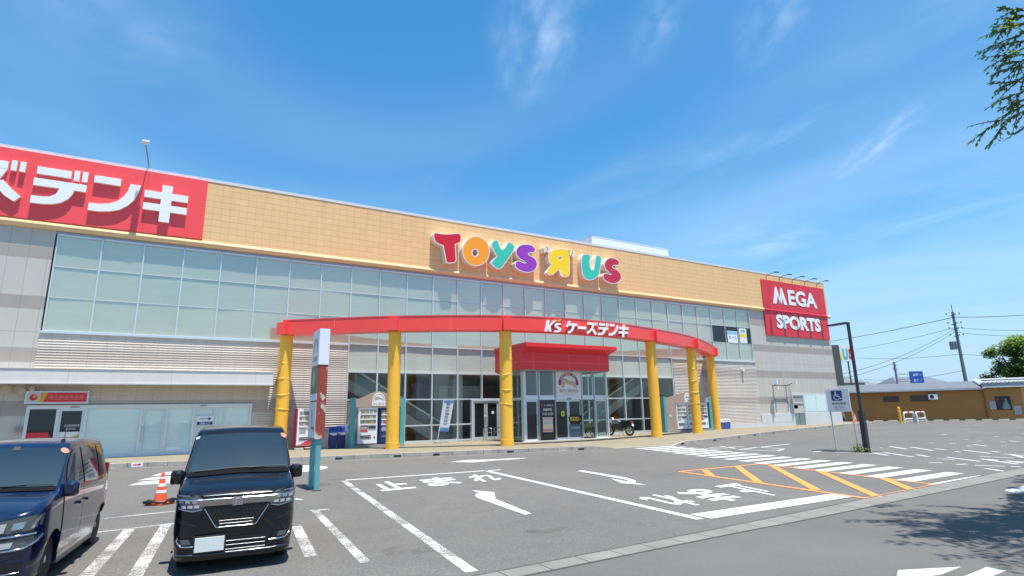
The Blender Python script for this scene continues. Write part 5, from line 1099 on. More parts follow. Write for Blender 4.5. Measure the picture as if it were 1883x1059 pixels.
    mir = lambda pts: [(-x, z) for x, z in pts][::-1]
    # glass
    GL = spec['glass']; ws0, ws1 = spec['ws']
    wsd = top_patch(ws0 + .035, ws1 - .05, -.965, .965, .012, 'windshield', GL)
    top_patch(ws0 + .0, ws0 + .05, -.96, .96, .016, 'cowl', M('cowl', (.012, .012, .013), .9, spec=.05), t, 2, 10)
    pr = spec['pillars']
    slope = lambda v: (v - 1) * (ws1 - ws0) * .72
    for s in (-1, 1):
        side_patch(s, pr[0], pr[1], 1.06, 1.88, .008, 'side_window', GL, t, front=slope)
        side_patch(s, pr[2], pr[3], 1.06, 1.88, .008, 'side_window', GL, t)
        if len(pr) > 4: side_patch(s, pr[4], pr[5], 1.08, 1.86, .008, 'side_window', GL, t)
        # doors
        d1 = side_patch(s, pr[0] + .06, pr[1] + .043, .10, .98, .007, 'door', paint, t, 12, 10); d2 = side_patch(s, pr[2] - .043, pr[3] + (.0), .10, .98, .007, 'door', paint, t, 12, 10, rear=lambda v: .0 if v > .6 else -.16 * (1 - v / .6))
        for d_, yy in ((d1, pr[1] - .16), (d2, pr[2] + .12)):
            p = side_pt(yy, .80, .03); MB().obox((s * p.x, p.y, p.z), .035, .16, .035).build('handle', spec['handle'], d_)
        # mirror
        p = side_pt(pr[0] + .12, 1.02, .0)
        mm_ = MB(); mm_.obox((s * (p.x + .02), p.y - .02, p.z + .02), .12, .05, .04); mir_ = mm_.build('mirror', BLACK, t)
        mb = MB(); rr_ = [(-.07, -.085), (.06, -.085), (.085, -.06), (.085, .055), (.05, .08), (-.06, .08), (-.085, .05), (-.085, -.06)]
        for (yy0, k0), (yy1, k1) in (((-.075, .55), (-.05, .9)), ((-.05, .9), (.0, 1)), ((.0, 1), (.06, .96))):
            mb.add([(x_ * k0, yy0, z_ * k0) for x_, z_ in rr_] + [(x_ * k1, yy1, z_ * k1) for x_, z_ in rr_], [(q, (q + 1) % 8, 8 + (q + 1) % 8, 8 + q) for q in range(8)])
        mb.poly([(x_ * .55, -.075, z_ * .55) for x_, z_ in rr_]); mb.poly([(x_ * .96, .06, z_ * .96) for x_, z_ in rr_]); mb.away = (0, 0, 0); o = mb.build('mirror_housing', paint, mir_, 60); o.location = (s * (p.x + .05), p.y - .02, p.z + .06); o.scale = (1.0, 1.0, 1.15)
        # sill and arch linings
        MB().box(min(s * .60, s * .70), max(s * .60, s * .70), WY[0] + wr + .08, WY[1] - wr - .08, .16, .26).build('sill', spec['sill'], t)
        for wy in WY:
            mb = MB(); wx = s * .60
            prof_ = [(wr * .62, -.07), (wr - .035, -.078), (wr - .008, -.062), (wr, -.03), (wr, .03), (wr - .008, .062), (wr - .035, .078), (wr * .62, .07)]
            mb.lathe(prof_, (wx, wy, wr), 40, 'x'); tyre = mb.build('wheel', M('tyre', (.02, .02, .021), .75), t, 40)
            mb = MB(); face = wx + s * .062
            mb.lathe([(wr * .64, face - s * .03), (wr * .66, face), (wr * .60, face + s * .006), (wr * .55, face - s * .025), (.04, face - s * .035)], (0, wy, wr), 40, 'x', 0)
            rim = mb.build('rim', M('rim_dark', (.05, .05, .055), .35, .6), tyre, 40)
            mb = MB()
            for q in range(spec['spokes']):
                an = 2 * pi * q / spec['spokes'] + .3; ca, sa = cos(an), sin(an)
                for da, wd in ((-.09, .02), (.09, .02)):
                    c2, s2 = cos(an + da), sin(an + da); p0 = Vector((face - s * .004, wy + .035 * ca, wr + .035 * sa)); p1 = Vector((face + s * .004, wy + wr * .6 * c2, wr + wr * .6 * s2)); d_ = (p1 - p0); nn = Vector((0, -d_.z, d_.y)).normalized() * wd
                    mb.add([p0 - nn, p1 - nn * 1.15, p1 + nn * 1.15, p0 + nn, p0 - nn - Vector((s * .02, 0, 0)), p1 - nn - Vector((s * .02, 0, 0)), p1 + nn - Vector((s * .02, 0, 0)), p0 + nn - Vector((s * .02, 0, 0))], [(0, 1, 2, 3), (4, 5, 6, 7), (0, 1, 5, 4), (1, 2, 6, 5), (2, 3, 7, 6), (3, 0, 4, 7)])
            mb.lathe([(wr * .60, face - s * .002), (wr * .645, face + s * .009), (wr * .66, face - s * .004)], (0, wy, wr), 40, 'x'); mb.lathe([(.045, face - s * .02), (.04, face + s * .008), (.01, face + s * .009)], (0, wy, wr), 16, 'x')
            mb.build('spokes', M('alloy', (.60, .61, .63), .3, .4), rim, 40)
    # inner dark shell so that the arches are not see-through
    MB().box(-.46, .46, .2, 3.2, .2, .7).build('underbody', BLACK, t)
    # wipers
    for x0, x1 in ((-.40, .20), (.08, .52)):
        p0, p1 = top_pt(ws0 + .05, x0 / .66, .03), top_pt(ws0 + .062, x1 / .66, .03); MB().tube([p0, (p0 + p1) / 2 + Vector((0, .004, .012)), p1], .008, 6).build('wiper', BLACK, t); 
    # roof gutters / antenna
    if spec.get('antenna'): MB().tube([top_pt(1.55, .5, .0), top_pt(1.55, .5, .0) + Vector((0, .12, .2))], .006, 6).lathe([(.03, 0), (.02, .04)], top_pt(1.55, .5, 0), 10).build('antenna', BLACK, t)
    # windscreen stickers and the inner mirror
    for (u, yk, r_, mat, sq) in spec['stickers']:
        y = ws0 + (ws1 - ws0) * yk; c_ = top_pt(y, u, .018); e1 = (top_pt(y, u + .02, .018) - c_).normalized(); e2 = (top_pt(y + .04, u, .018) - c_).normalized()
        nn = 4 if sq else 16; MB().poly([c_ + e1 * r_ * cos(2 * pi * q / nn + pi / 4) + e2 * r_ * sin(2 * pi * q / nn + pi / 4) for q in range(nn)]).build('sticker', mat, wsd)
    spec['front'](t, nose_patch, nose_tube, mir, nose_y, top_patch, side_pt)
    # rear lamps (seen only from aside)
    for s in (-1, 1): MB().box(min(s * .60, s * .70), max(s * .60, s * .70), st[-1][0] - .06, st[-1][0] - .0, .9, 1.2).build('tail_lamp', colour('tail_red', (.3, .01, .01), .2), t)
    return t
CARGLASS = NT('car_glass', .02, .45); CARGLASS.col(CARGLASS.mix(CARGLASS.rng(CARGLASS.z, .85, 1.5), (.040, .066, .075), (.014, .032, .052))); CARGLASS = CARGLASS.m  # reflection and dashboard put into the glass colour, lighter towards the bottom
LENS = M('lens', (.10, .12, .13), .06, .2, spec=.8, coat=.5); LENS2 = M('lens_bright', (.72, .75, .78), .12, .6); GRILLE = M('grille', (.008, .008, .009), .35)
PBLACK = M('black_pearl', (.003, .0035, .007), .2, .0, spec=.35, coat=.55); PBLUE = M('blue_pearl', (.004, .013, .050), .22, .25, spec=.45, coat=.8)
PLATE = M('number_plate', (.66, .70, .68), .5); ORST = M('sticker_orange', (.42, .22, .16), .9, spec=.1); WHST = M('sticker_white', (.36, .42, .46), .9, spec=.1)
def front_black(t, NP, NTB, mir, ny, tp, sp):
    NP([(-.36, .79), (-.22, .545), (.22, .545), (.36, .79)], .006, 'grille', GRILLE)
    NP([(-.50, .79), (-.37, .81), (.37, .81), (.50, .79), (.52, .885), (.40, .90), (-.40, .90), (-.52, .885)], .012, 'chrome_bar', M('dark_chrome', (.42, .40, .40), .12, 1))
    NTB([(-.68, .90), (-.45, .888), (.45, .888), (.68, .90)],   .010, .022, 'chrome_strip', CHROME); NTB([(-.40, .935), (.40, .935)], .004, .012, 'chrome_strip', CHROME)
    NTB([(-.375, .78), (-.23, .545), (.23, .545), (.375, .78)], .007, .016, 'chrome_trim', CHROME)
    for z in (.585, .622): NTB([(-.19 - (z - .585) * .3, z), (.19 + (z - .585) * .3, z)], .0035, .016, 'chrome_trim', M('thin_chrome', (.26, .26, .27), .32, 1))
    mb = MB()
    for r_ in range(3):
        for q in range(12): x = -.25 + .5 * q / 11 + (.02 if r_ % 2 else 0); mb.obox((x, ny(x) - .010, .66 + .035 * r_), .022, .006, .014)
    mb.build('grille_pattern', M('mesh_grey', (.06, .05, .05), .3, .6), t)
    # emblem: framed H
    y = ny(0) - .035; mb = MB()
    mb.box(-.058, -.046, y, y + .02, .80, .905); mb.box(.046, .058, y, y + .02, .80, .905); mb.box(-.046, .046, y, y + .02, .80, .810); mb.box(-.046, .046, y, y + .02, .895, .905)
    mb.add([(-.034, y - .004, .885), (-.016, y - .004, .885), (-.013, y - .004, .82), (-.030, y - .004, .82)], [(0, 1, 2, 3)]); mb.add([(.034, y - .004, .885), (.016, y - .004, .885), (.013, y - .004, .82), (.030, y - .004, .82)], [(0, 1, 2, 3)]); mb.box(-.02, .02, y - .003, y + .01, .843, .860); mb.build('emblem', CHROME, t)
    for s in (0, 1):
        f = (lambda p: p) if s else mir
        hl = NP(f([(.385, .79), (.50, .765), (.66, .80), (.705, .86), (.705, .945), (.45, .935), (.40, .90)]), .010, 'headlight', LENS)
        for k in range(3):
            x = .44 + .075 * k; NP(f([(x, .795), (x + .055, .80), (x + .055, .835), (x, .83)]), .018, 'lamp_cell', LENS2, hl); NP(f([(x + .03, .855), (x + .085, .86), (x + .085, .89), (x + .03, .885)]), .018, 'lamp_cell', LENS2, hl)
        NTB(f([(.40, .775), (.50, .755), (.66, .79), (.712, .86), (.712, .95), (.55, .945)]), .007, .012, 'lamp_trim', CHROME, hl)
        fgp = NP(f([(.42, .33), (.62, .34), (.66, .44), (.46, .43)]), .008, 'fog_lamp', GRILLE); NTB(f([(.40, .335), (.60, .345), (.655, .40), (.655, .45)]), .010, .016, 'chrome_trim', CHROME, fgp); NP(f([(.50, .37), (.60, .375), (.62, .43), (.52, .43)]), .016, 'fog_lens', LENS, fgp)
        NP(f([(.38, .56), (.66, .62), (.69, .70), (.44, .58)]), .004, 'bumper_crease', M('crease_black', (.003, .004, .010), .3, coat=.6))
    NP([(-.36, .25), (.36, .25), (.40, .42), (-.40, .42)], .006, 'intake', GRILLE)
    for z in (.27, .32, .37): NTB([(-.30, z), (.36, z)], .0035, .012, 'chrome_trim', M('thin_chrome', (.26, .26, .27), .32, 1))
    NTB([(-.66, .25), (-.4, .232), (.4, .232), (.66, .25)], .014, .004, 'bumper_lip', M('lip', (.02, .022, .04), .2, coat=.8))
    MB().box(-.45, -.12, ny(0) - .05, ny(0) - .03, .275, .44).build('number_plate', PLATE, t); MB().box(-.47, -.10, ny(0) - .03, ny(0) - .008, .255, .46).build('plate_holder', BLACK, t)
def front_blue(t, NP, NTB, mir, ny, tp, sp):
    NP([(-.26, .66), (.26, .66), (.28, .80), (-.28, .80)], .006, 'grille', GRILLE); NTB([(-.68, .665), (-.3, .645), (.3, .645), (.68, .665)], .012, .014, 'chrome_strip', CHROME)
    for z in (.70, .74): NTB([(-.25, z), (.25, z)], .007, .012, 'chrome_trim', CHROME)
    for s in (0, 1):
        f = (lambda p: p) if s else mir
        hl = NP(f([(.27, .68), (.64, .70), (.705, .74), (.712, .86), (.50, .835), (.28, .80)]), .010, 'headlight', LENS)
        NP(f([(.31, .695), (.42, .70), (.44, .795), (.33, .785)]), .018, 'lamp_cell', LENS2, hl); NP(f([(.48, .72), (.58, .73), (.60, .80), (.50, .795)]), .018, 'lamp_cell', M('lens_blue', (.30, .42, .50), .1, .3), hl); NP(f([(.64, .72), (.665, .725), (.70, .84), (.675, .835)]), .018, 'lamp_cell', LENS2, hl)
        lo = NP(f([(.27, .50), (.60, .53), (.69, .585), (.70, .63), (.66, .64), (.30, .60)]), .010, 'lower_lamp', LENS); NP(f([(.36, .53), (.50, .54), (.52, .60), (.38, .59)]), .018, 'lamp_cell', LENS2, lo); NTB(f([(.26, .495), (.60, .52), (.69, .575), (.712, .63)]), .011, .014, 'chrome_trim', CHROME, lo)
        NP(f([(.36, .24), (.60, .25), (.62, .38), (.38, .39)]), .006, 'intake', GRILLE); NTB(f([(.38, .27), (.60, .28)]), .006, .012, 'chrome_trim', CHROME)
    NP([(-.33, .26), (.33, .26), (.33, .42), (-.33, .42)], .006, 'intake', GRILLE); MB().box(-.165, .165, ny(0) - .05, ny(0) - .01, .42, .585).build('number_plate', PLATE, t)
st_black = [(0, .17, .50, .52, .90, .50, .935, .46, .95), (.04, .165, .60, .62, .93, .60, .97, .55, .985), (.12, .165, .67, .69, .955, .68, 1.0, .62, 1.015), (.30, .17, .70, .725, .99, .71, 1.05, .645, 1.07), (.60, .19, .705, .735, 1.05, .715, 1.12, .655, 1.14),
 (1.14, .19, .705, .735, 1.09, .72, 1.66, .60, 1.73), (1.28, .19, .705, .735, 1.09, .72, 1.70, .60, 1.765), (2.0, .19, .705, .735, 1.09, .72, 1.72, .60, 1.79), (3.0, .19, .705, .735, 1.09, .72, 1.70, .60, 1.77), (3.28, .24, .69, .725, 1.09, .71, 1.65, .58, 1.72), (3.37, .28, .66, .69, 1.09, .68, 1.58, .55, 1.65), (3.395, .32, .62, .65, 1.09, .64, 1.5, .52, 1.58)]
car('black', 'black boxy kei van with chrome grille bar facing the viewer', (.70, 7.12, 0), -.085, PBLACK, dict(k=1.005, st=st_black, wy=(.66, 3.06), wr=.285, glass=CARGLASS, ws=(.60, 1.14), pillars=(.62, 1.62, 1.72, 2.62, 2.72, 3.2), handle=PBLACK, sill=BLACK, spokes=5,
    stickers=((-.84, .86, .035, WHST, True), (.84, .86, .045, ORST, False)), front=front_black))
st_blue = [(0, .17, .50, .52, .80, .50, .845, .46, .86), (.04, .165, .60, .62, .83, .60, .88, .55, .895), (.12, .165, .67, .69, .86, .68, .915, .62, .93), (.30, .17, .70, .725, .90, .71, .965, .645, .985), (.74, .19, .705, .735, .97, .715, 1.04, .655, 1.06),
 (1.38, .19, .705, .735, 1.01, .72, 1.52, .59, 1.585), (1.52, .19, .705, .735, 1.01, .72, 1.555, .59, 1.62), (2.1, .19, .705, .735, 1.01, .72, 1.58, .59, 1.65), (3.0, .19, .705, .735, 1.01, .72, 1.56, .59, 1.63), (3.28, .24, .69, .725, 1.01, .71, 1.51, .57, 1.58), (3.37, .28, .66, .69, 1.01, .68, 1.44, .54, 1.51), (3.395, .32, .62, .65, 1.01, .64, 1.36, .51, 1.44)]
BL = (-1.60, 7.22, 0)
car('blue', 'metallic dark blue kei wagon parked beside the bay lines', BL, -.105, PBLUE, dict(k=1.02, st=st_blue, wy=(.62, 3.08), wr=.28, glass=CARGLASS, ws=(.74, 1.38), pillars=(.80, 1.70, 1.80, 2.56, 2.68, 3.16), handle=PBLUE, sill=M('sill_grey', (.10, .10, .11), .4), spokes=7, antenna=True,
    stickers=((.80, .86, .05, ORST, False), (.05, .9, .05, DARK, True)), front=front_blue))
# grey car far away behind the corner of the store
st_grey = [tuple([s[0]] + list(s[1:])) for s in st_blue]
car('grey', 'grey car parked beside the tan building beyond the store corner', (55.6, 31.6, 0), 1.25, M('car_grey', (.16, .17, .19), .3, .3, coat=.8), dict(st=st_grey, wy=(.62, 3.08), wr=.28, glass=CARGLASS, ws=(.74, 1.38), pillars=(.80, 1.70, 1.80, 2.56), handle=BLACK, sill=BLACK, spokes=5, stickers=(), front=front_blue))

# traffic cones
CONE = M('cone_orange', (.85, .10, .03), .5, var=.06)
def cone(loc, h, label, black=False):
    t = thing('traffic_cone', label, 'traffic cone', loc, random.uniform(0, 1)); r0 = h * .21
    MB().lathe([(r0, .03), (h * .045, h), (h * .03, h)], (0, 0, 0), 24).build('cone_body', CONE, t, 40); s_ = h * .30
    MB().box(-s_, s_, -s_, s_, 0, .03).build('base', CONE, t)
    for z0, z1 in ((.36, .45), (.56, .66), (.80, .86)):
        rr = lambda z: r0 + (h * .045 - r0) * (z * h - .03) / (h - .03) + .003; MB().lathe([(rr(z0), z0 * h), (rr(z1), z1 * h)], (0, 0, 0), 24).build('reflective_band', M('band_white', (.72, .70, .68), .4), t, 40)
    return t
cn = cone((g(294, 927).x, g(294, 927).y, 0), .585, 'orange and white traffic cone with a black weight ring between the parked cars')
wt = thing('cone_weight', 'black rubber weight ring lying round the foot of the traffic cone', 'weight', cn.location); mb = MB()
mb.tube([(.22 * cos(2 * pi * k / 14), .17 * sin(2 * pi * k / 14) - .02, .06 + .02 * sin(k * 2.2)) for k in range(15)], .028, 8); mb.build('ring', BLACK, wt, 50)
MB().obox((-.2, -.06, .06), .16, .07, .05, .2).obox((.22, -.05, .08), .14, .06, .04, -.3).build('strap', BLACK, wt)
cone((*g(1548, 777)[:2], 0), .8, 'red cone at the corner of the store, nearest the wall'); cone((*g(1573, 777)[:2], 0), .85, 'red cone beyond the disabled parking sign, in front of the grey car')
yb_ = thing('water_barrier', 'yellow barrier block beside the red cone at the store corner', 'barrier', (*g(1552, 775)[:2], 0)); MB().box(-.35, .35, -.15, .15, .3, 1.1).build('block', colour('barrier_yellow', (.8, .65, .05)), yb_); MB().box(-.4, .4, -.22, .22, 0, .3).build('base', colour('barrier_base', (.7, .5, .05)), yb_)
nb = thing('vending_cabinet', 'dark navy cabinet at the far corner of the store', 'cabinet', (*g(1542, 778)[:2], 0)); MB().box(-.3, .3, -.3, .3, 0, 1.5).build('cabinet_body', NAVY, nb); MB().box(-.25, .25, -.32, -.3, .2, 1.3).build('cabinet_door', colour('navy2', (.02, .025, .10)), nb)

# ================================================================== MOTORCYCLE
mo = thing('motorcycle', 'black and silver touring motorcycle on its stand beside the porch', 'motorcycle', (22.62, 25.95, .15), -1.2)
mo.scale = (1.04,) * 3
def mwheel(x, r):
    mb = MB(); wheel_ring(mb, (x, 0, r), r, .08, 'y'); o = mb.build('wheel', M('moto_tyre', (.02, .02, .02), .7), mo, 40)
    mb = MB(); wheel_ring(mb, (x, 0, r), r - .075, .03, 'y')
    for q in range(5): an = 2 * pi * q / 5; mb.tube([(x, 0, r), (x + (r - .09) * cos(an), 0, r + (r - .09) * sin(an))], .014, 6)
    mb.lathe([(.13, -.05), (.13, -.045)], (x, 0, r), 18, 'y'); mb.build('rim', STEEL, o, 40)
mwheel(-.62, .27); mwheel(.60, .28)
for y in (-.07, .07): MB().tube([(-.62, y, .27), (-.44, y, .80)], .022, 8).build('fork', STEEL, mo)
MB().tube([(-.44, -.3, .93), (-.40, -.12, .9), (-.42, 0, .86), (-.40, .12, .9), (-.44, .3, .93)], .014, 8).build('handlebar', BLACK, mo, 60)
for y in (-.26, .26): MB().tube([(-.42, y, .93), (-.46, y * 1.15, 1.06)], .008, 6).lathe([(.05, -.01), (.05, .01)], (-.46, y * 1.15, 1.08), 10, 'x').build('mirror', BLACK, mo)
def blob(pts, wd, name, mat):
    prf = smooth_closed([Vector((x, 0, z)) for x, z in pts], 3); mb = MB(); mb.prism([p + Vector((0, -wd, 0)) for p in prf], [p + Vector((0, wd, 0)) for p in prf]); o = mb.build(name, mat, mo, 40)
    bv = o.modifiers.new('bevel', 'BEVEL'); bv.width = .03; bv.segments = 2; bv.limit_method = 'ANGLE'; return o
blob([(-.40, .70), (-.36, .86), (-.10, .86), (.06, .74), (-.1, .64)], .12, 'fuel_tank', M('moto_silver', (.5, .51, .53), .25, .7)); blob([(.02, .74), (.30, .78), (.62, .84), (.66, .78), (.34, .68), (.04, .66)], .11, 'seat', BLACK)
blob([(-.56, .72), (-.52, .96), (-.40, .98), (-.38, .74)], .10, 'cowl', M('moto_white', (.7, .71, .72), .3)); blob([(-.30, .30), (-.30, .62), (.10, .62), (.22, .40), (.1, .25)], .13, 'engine', M('engine_grey', (.10, .10, .11), .4, .7))
blob([(.20, .40), (.30, .74), (.74, .78), (.76, .60), (.5, .44)], .15, 'rear_fairing', M('moto_black', (.02, .02, .022), .3, coat=.5)); MB().tube([(-.2, -.13, .3), (.2, -.15, .24), (.62, -.16, .36), (.8, -.16, .40)], .04, 10).build('exhaust', STEEL, mo, 60)
MB().obox((.82, 0, .58), .02, .2, .13, 0, 0, 0, -.2).build('number_plate', WHITE, mo); MB().obox((.78, 0, .72), .05, .14, .06).build('tail_lamp', REDP, mo); blob([(-.86, .38), (-.72, .56), (-.52, .55), (-.40, .42), (-.5, .50), (-.66, .53), (-.78, .46)], .06, 'front_fender', BLACK)
MB().tube([(.0, -.08, .28), (.06, -.24, .01)], .014, 6).tube([(.1, .08, .28), (.12, .2, .01)], .014, 6).build('stand', STEEL, mo)

# ================================================================== DISABLED PARKING SIGN + STREET LAMP
ds = thing('parking_sign', 'white disabled parking sign with blue wheelchair symbol on two pale posts', 'sign', (20.8, 11.88, 0))
for y, yt_ in ((.32, .36), (-.46, -.42)): MB().tube([(0.03, y, 0), (0.03, yt_, 1.42)], .028, 8).build('post', M('pale_post', (.55, .50, .42), .6, var=.2, vscale=5), ds)
bdm = M('sign_white', (.66, .69, .72), .45, var=.03); MB().box(-.01, .03, -.41, .42, 1.38, 2.18).build('board', bdm, ds)
XB = -.013; PB = lambda u, v, k=0: (XB - k, .42 - .83 * u, 1.38 + .80 * v)
mb = MB(); sq = []
for cx_, cy_, a0 in ((.66, .90, 0), (.28, .90, 90), (.28, .54, 180), (.66, .54, 270)): sq += [(cx_ + .05 * cos(radians(a0 + q * 30)), cy_ + .05 * sin(radians(a0 + q * 30))) for q in range(4)]
mb.poly([PB(u, v) for u, v in sq]); mb.build('symbol_panel', colour('symbol_blue', (.015, .05, .20)), ds)
mb = MB(); mb.poly([PB(.43 + .032 * cos(q * pi / 8), .875 + .036 * sin(q * pi / 8), .002) for q in range(16)])
def pl(pts, wd, k):
    for (a_, b_) in zip(pts[:-1], pts[1:]):
        d_ = Vector((b_[0] - a_[0], b_[1] - a_[1])).normalized(); n_ = Vector((-d_.y, d_.x)) * wd / 2; e_ = d_ * wd * .3
        A_, B_ = Vector(a_) - e_, Vector(b_) + e_; mb.poly([PB(*(A_ - n_), k), PB(*(B_ - n_), k), PB(*(B_ + n_), k), PB(*(A_ + n_), k)]); k += .0006
pl([(.43, .84), (.44, .70), (.57, .70), (.63, .58), (.68, .59)], .032, .003); pl([(.44, .77), (.54, .77)], .026, .007)
pl([(.47 + .115 * cos(radians(q)), .655 + .12 * sin(radians(q))) for q in range(115, 345, 20)], .026, .0085)
mb.build('symbol', WHITE, ds)
mb = MB(); text_fit(mb, '専用駐車場', lambda u, v: PB(.22 + .60 * u, .32 + .10 * v, .001), .02); text_fit(mb, '一般車は駐車禁止', lambda u, v: PB(.25 + .5 * u, .18 + .06 * v, .001)); text_fit(mb, '利用ください', lambda u, v: PB(.32 + .36 * u, .08 + .06 * v, .001)); mb.build('lettering', colour('sign_ink', (.06, .08, .11)), ds)
sl_ = thing('street_lamp', 'tall dark street lamp with a flat head beside the disabled parking sign', 'street lamp', (20.75, 11.1, 0))
DL = M('lamp_dark', (.028, .028, .033), .45, var=.1); MB().obox((0, 0, .71), .16, .16, 1.42).build('base', DL, sl_); MB().tube([(0, 0, 1.42), (0, 0.0, 4.5)], .055, 12).build('pole', DL, sl_)
MB().obox((0, .36, 4.52), .26, .74, .05, 0, 0, -.02).build('lamp_head', DL, sl_); MB().obox((0, .42, 4.49), .18, .5, .02, 0, 0, -.02).build('lens', colour('lamp_lens', (.3, .32, .34)), sl_)
# small weed at the lamp base
LEAF = [NT('leaf_%d' % k, .55, .3) for k in range(3)]
for k, L in enumerate(LEAF):
    c_ = ((.07, .13, .03), (.11, .18, .045), (.035, .07, .02))[k]; L.col(L.mix(L.rng(L.noise(1.2, 3), .3, .7), c_, tuple(q * 1.5 for q in c_)))
    L.b.inputs['Transmission Weight'].default_value = 0
for L in LEAF:
    out_ = [n_ for n_ in L.t.nodes if n_.type == 'OUTPUT_MATERIAL'][0]; tr_ = L.t.nodes.new('ShaderNodeBsdfTranslucent'); tr_.inputs[0].default_value = (.24, .36, .07, 1); mx_ = L.t.nodes.new('ShaderNodeMixShader'); mx_.inputs[0].default_value = .55
    L.l(L.b.outputs[0], mx_.inputs[1]); L.l(tr_.outputs[0], mx_.inputs[2]); L.l(mx_.outputs[0], out_.inputs[0])
LEAFM = [L.m for L in LEAF]
wd_ = thing('weed', 'leafy green weed growing at the foot of the street lamp', 'weed', (20.62, 11.28, 0)); mb = MB()
for q in range(160):
    p = Vector((random.gauss(0, .12), random.gauss(0, .14), abs(random.gauss(.14, .1)))); d_ = Vector((random.uniform(-1, 1), random.uniform(-1, 1), random.uniform(-.2, .8))).normalized() * .05; e = d_.cross(Vector((0, 0, 1))).normalized() * .025; mb.poly([p - d_, p + e, p + d_, p - e], random.randrange(3))
mb.build('leaves', LEAFM, wd_); MB().tube([(0, 0, 0), (.03, 0, .2)], .01).tube([(0, 0, 0), (-.05, .05, .22)], .01).build('stem', LEAFM[2], wd_)
slb = MB(); slb.box(20.4, 21.3, 10.9, 12.9, .001, .02); struct(slb.build('dark_slab', colour('slab_dark', (.07, .07, .07), .9)), 'dark low slab on the ground under the disabled parking sign', 'island')  # low dark box laid flat under the sign posts

# ================================================================== RIGHT BACKGROUND
A0, B0 = Vector((60.2, 33.6, 0)), Vector((67.4, 21.7, 0)); EX = (B0 - A0).normalized(); EN = Vector((EX.y, -EX.x, 0)); EN = EN if EN.dot(CAM - A0) > 0 else -EN
rzb = math.atan2(EX.y, EX.x)
tb = thing('tan_building', 'low tan rendered building with grey roof along the far side of the car park', 'building', A0, rzb)
sgn = 1 if Vector((-EX.y, EX.x, 0)).dot(EN) > 0 else -1   # local +y is sgn*EN
YL = lambda d: d * sgn
TAN = M('tan_render', (.40, .185, .05), .8, var=.08, vscale=.6); TANR = M('tan_render_light', (.62, .33, .10), .8, var=.05)
def lbox(mb, x0, x1, d0, d1, z0, z1): a_, b_ = sorted((YL(d0), YL(d1))); mb.box(x0, x1, a_, b_, z0, z1)
mb = MB(); lbox(mb, -9, 11.4, -6, 0, 0, 2.95); mb.build('wall', TAN, tb); mb = MB(); lbox(mb, 11.4, 14.1, -6, .12, 0, 2.95); mb.build('wall', M('tan_render_front', (.42, .20, .06), .8, var=.06), tb); mb = MB(); lbox(mb, 14.1, 22, -6, .14, 0, 2.95); mb.build('wall', TANR, tb)
SLATE = M('grey_roof', (.13, .145, .165), .5, var=.12, vscale=1.5)
mb = MB(); mb.poly([(-9.2, YL(.35), 2.93), (11.4, YL(.35), 3.02), (11.4, YL(-3), 3.75), (-9.2, YL(-3), 3.75)]); mb.poly([(-9.2, YL(.35), 2.86), (11.4, YL(.35), 2.95), (11.4, YL(.35), 3.02), (-9.2, YL(.35), 2.93)]); mb.poly([(-9.2, YL(-6.3), 2.9), (11.4, YL(-6.3), 2.9), (11.4, YL(-3), 3.75), (-9.2, YL(-3), 3.75)]); rf = mb.build('roof', SLATE, tb)
mb = MB(); lbox(mb, -9.2, 11.4, .36, .44, 2.86, 2.98); mb.build('roof_gutter', colour('gutter_pale', (.45, .47, .5)), rf)
mb = MB(); mb.poly([(11.3, YL(.5), 3.0), (22, YL(.5), 3.0), (22, YL(.35), 3.42), (11.3, YL(.35), 3.42)]); mb.poly([(11.3, YL(.45), 3.42), (22, YL(.45), 3.42), (22, YL(-3), 3.95), (11.3, YL(-3), 3.95)]); rf2 = mb.build('roof', M('grey_roof_light', (.36, .38, .40), .5, var=.1), tb)
mb = MB()
for q in range(34): x = 11.5 + q * .31; mb.tube([(x, YL(.5), 3.44), (x, YL(-.1), 3.53)], .09, 8)
mb.build('roof_tiles', M('white_tile', (.62, .65, .68), .4), rf2)
mb = MB(); lbox(mb, 11.3, 22, .40, .52, 3.62, 3.72); mb.build('ridge', SLATE, rf2)
for (x0, x1, z0, z1) in ((3.3, 4.62, 1.88, 2.42), (5.6, 7.1, 1.88, 2.44)):
    mb = MB(); lbox(mb, x0, x1, .005, .04, z0, z1); wv = mb.build('window', colour('shutter_brown', (.07, .045, .03)), tb); mb = MB()
    for q in range(9): lbox(mb, x0 + .04 + (x1 - x0) * q / 9, x0 + .08 + (x1 - x0) * q / 9, .041, .05, z0 + .03, z1 - .03)
    mb.build('slats', colour('slat_brown', (.10, .07, .045)), wv)
MB().box(11.36, 11.44, *sorted((YL(.12), YL(.2))), 0, 2.95).build('downpipe', colour('pipe_brown', (.30, .12, .03)), tb)
def bpt(s, d, z): return A0 + EX * s + EN * d + Vector((0, 0, z))
ac = thing('air_conditioner', 'white air conditioner unit on the tan building wall', 'air conditioner', bpt(7.4, .05, 2.03), rzb); lo, hi = sorted((0, YL(.35))); MB().box(-.36, .36, lo, hi, 0, .5).build('casing', WHITE, ac)
mb = MB(); mb.lathe([(.18, YL(.352)), (.18, YL(.36))], (-.1, 0, .25), 18, 'y'); mb.build('fan_grille', DARK, ac); MB().box(-.3, .3, lo, hi, -.05, 0).build('bracket', ALU_D, ac)
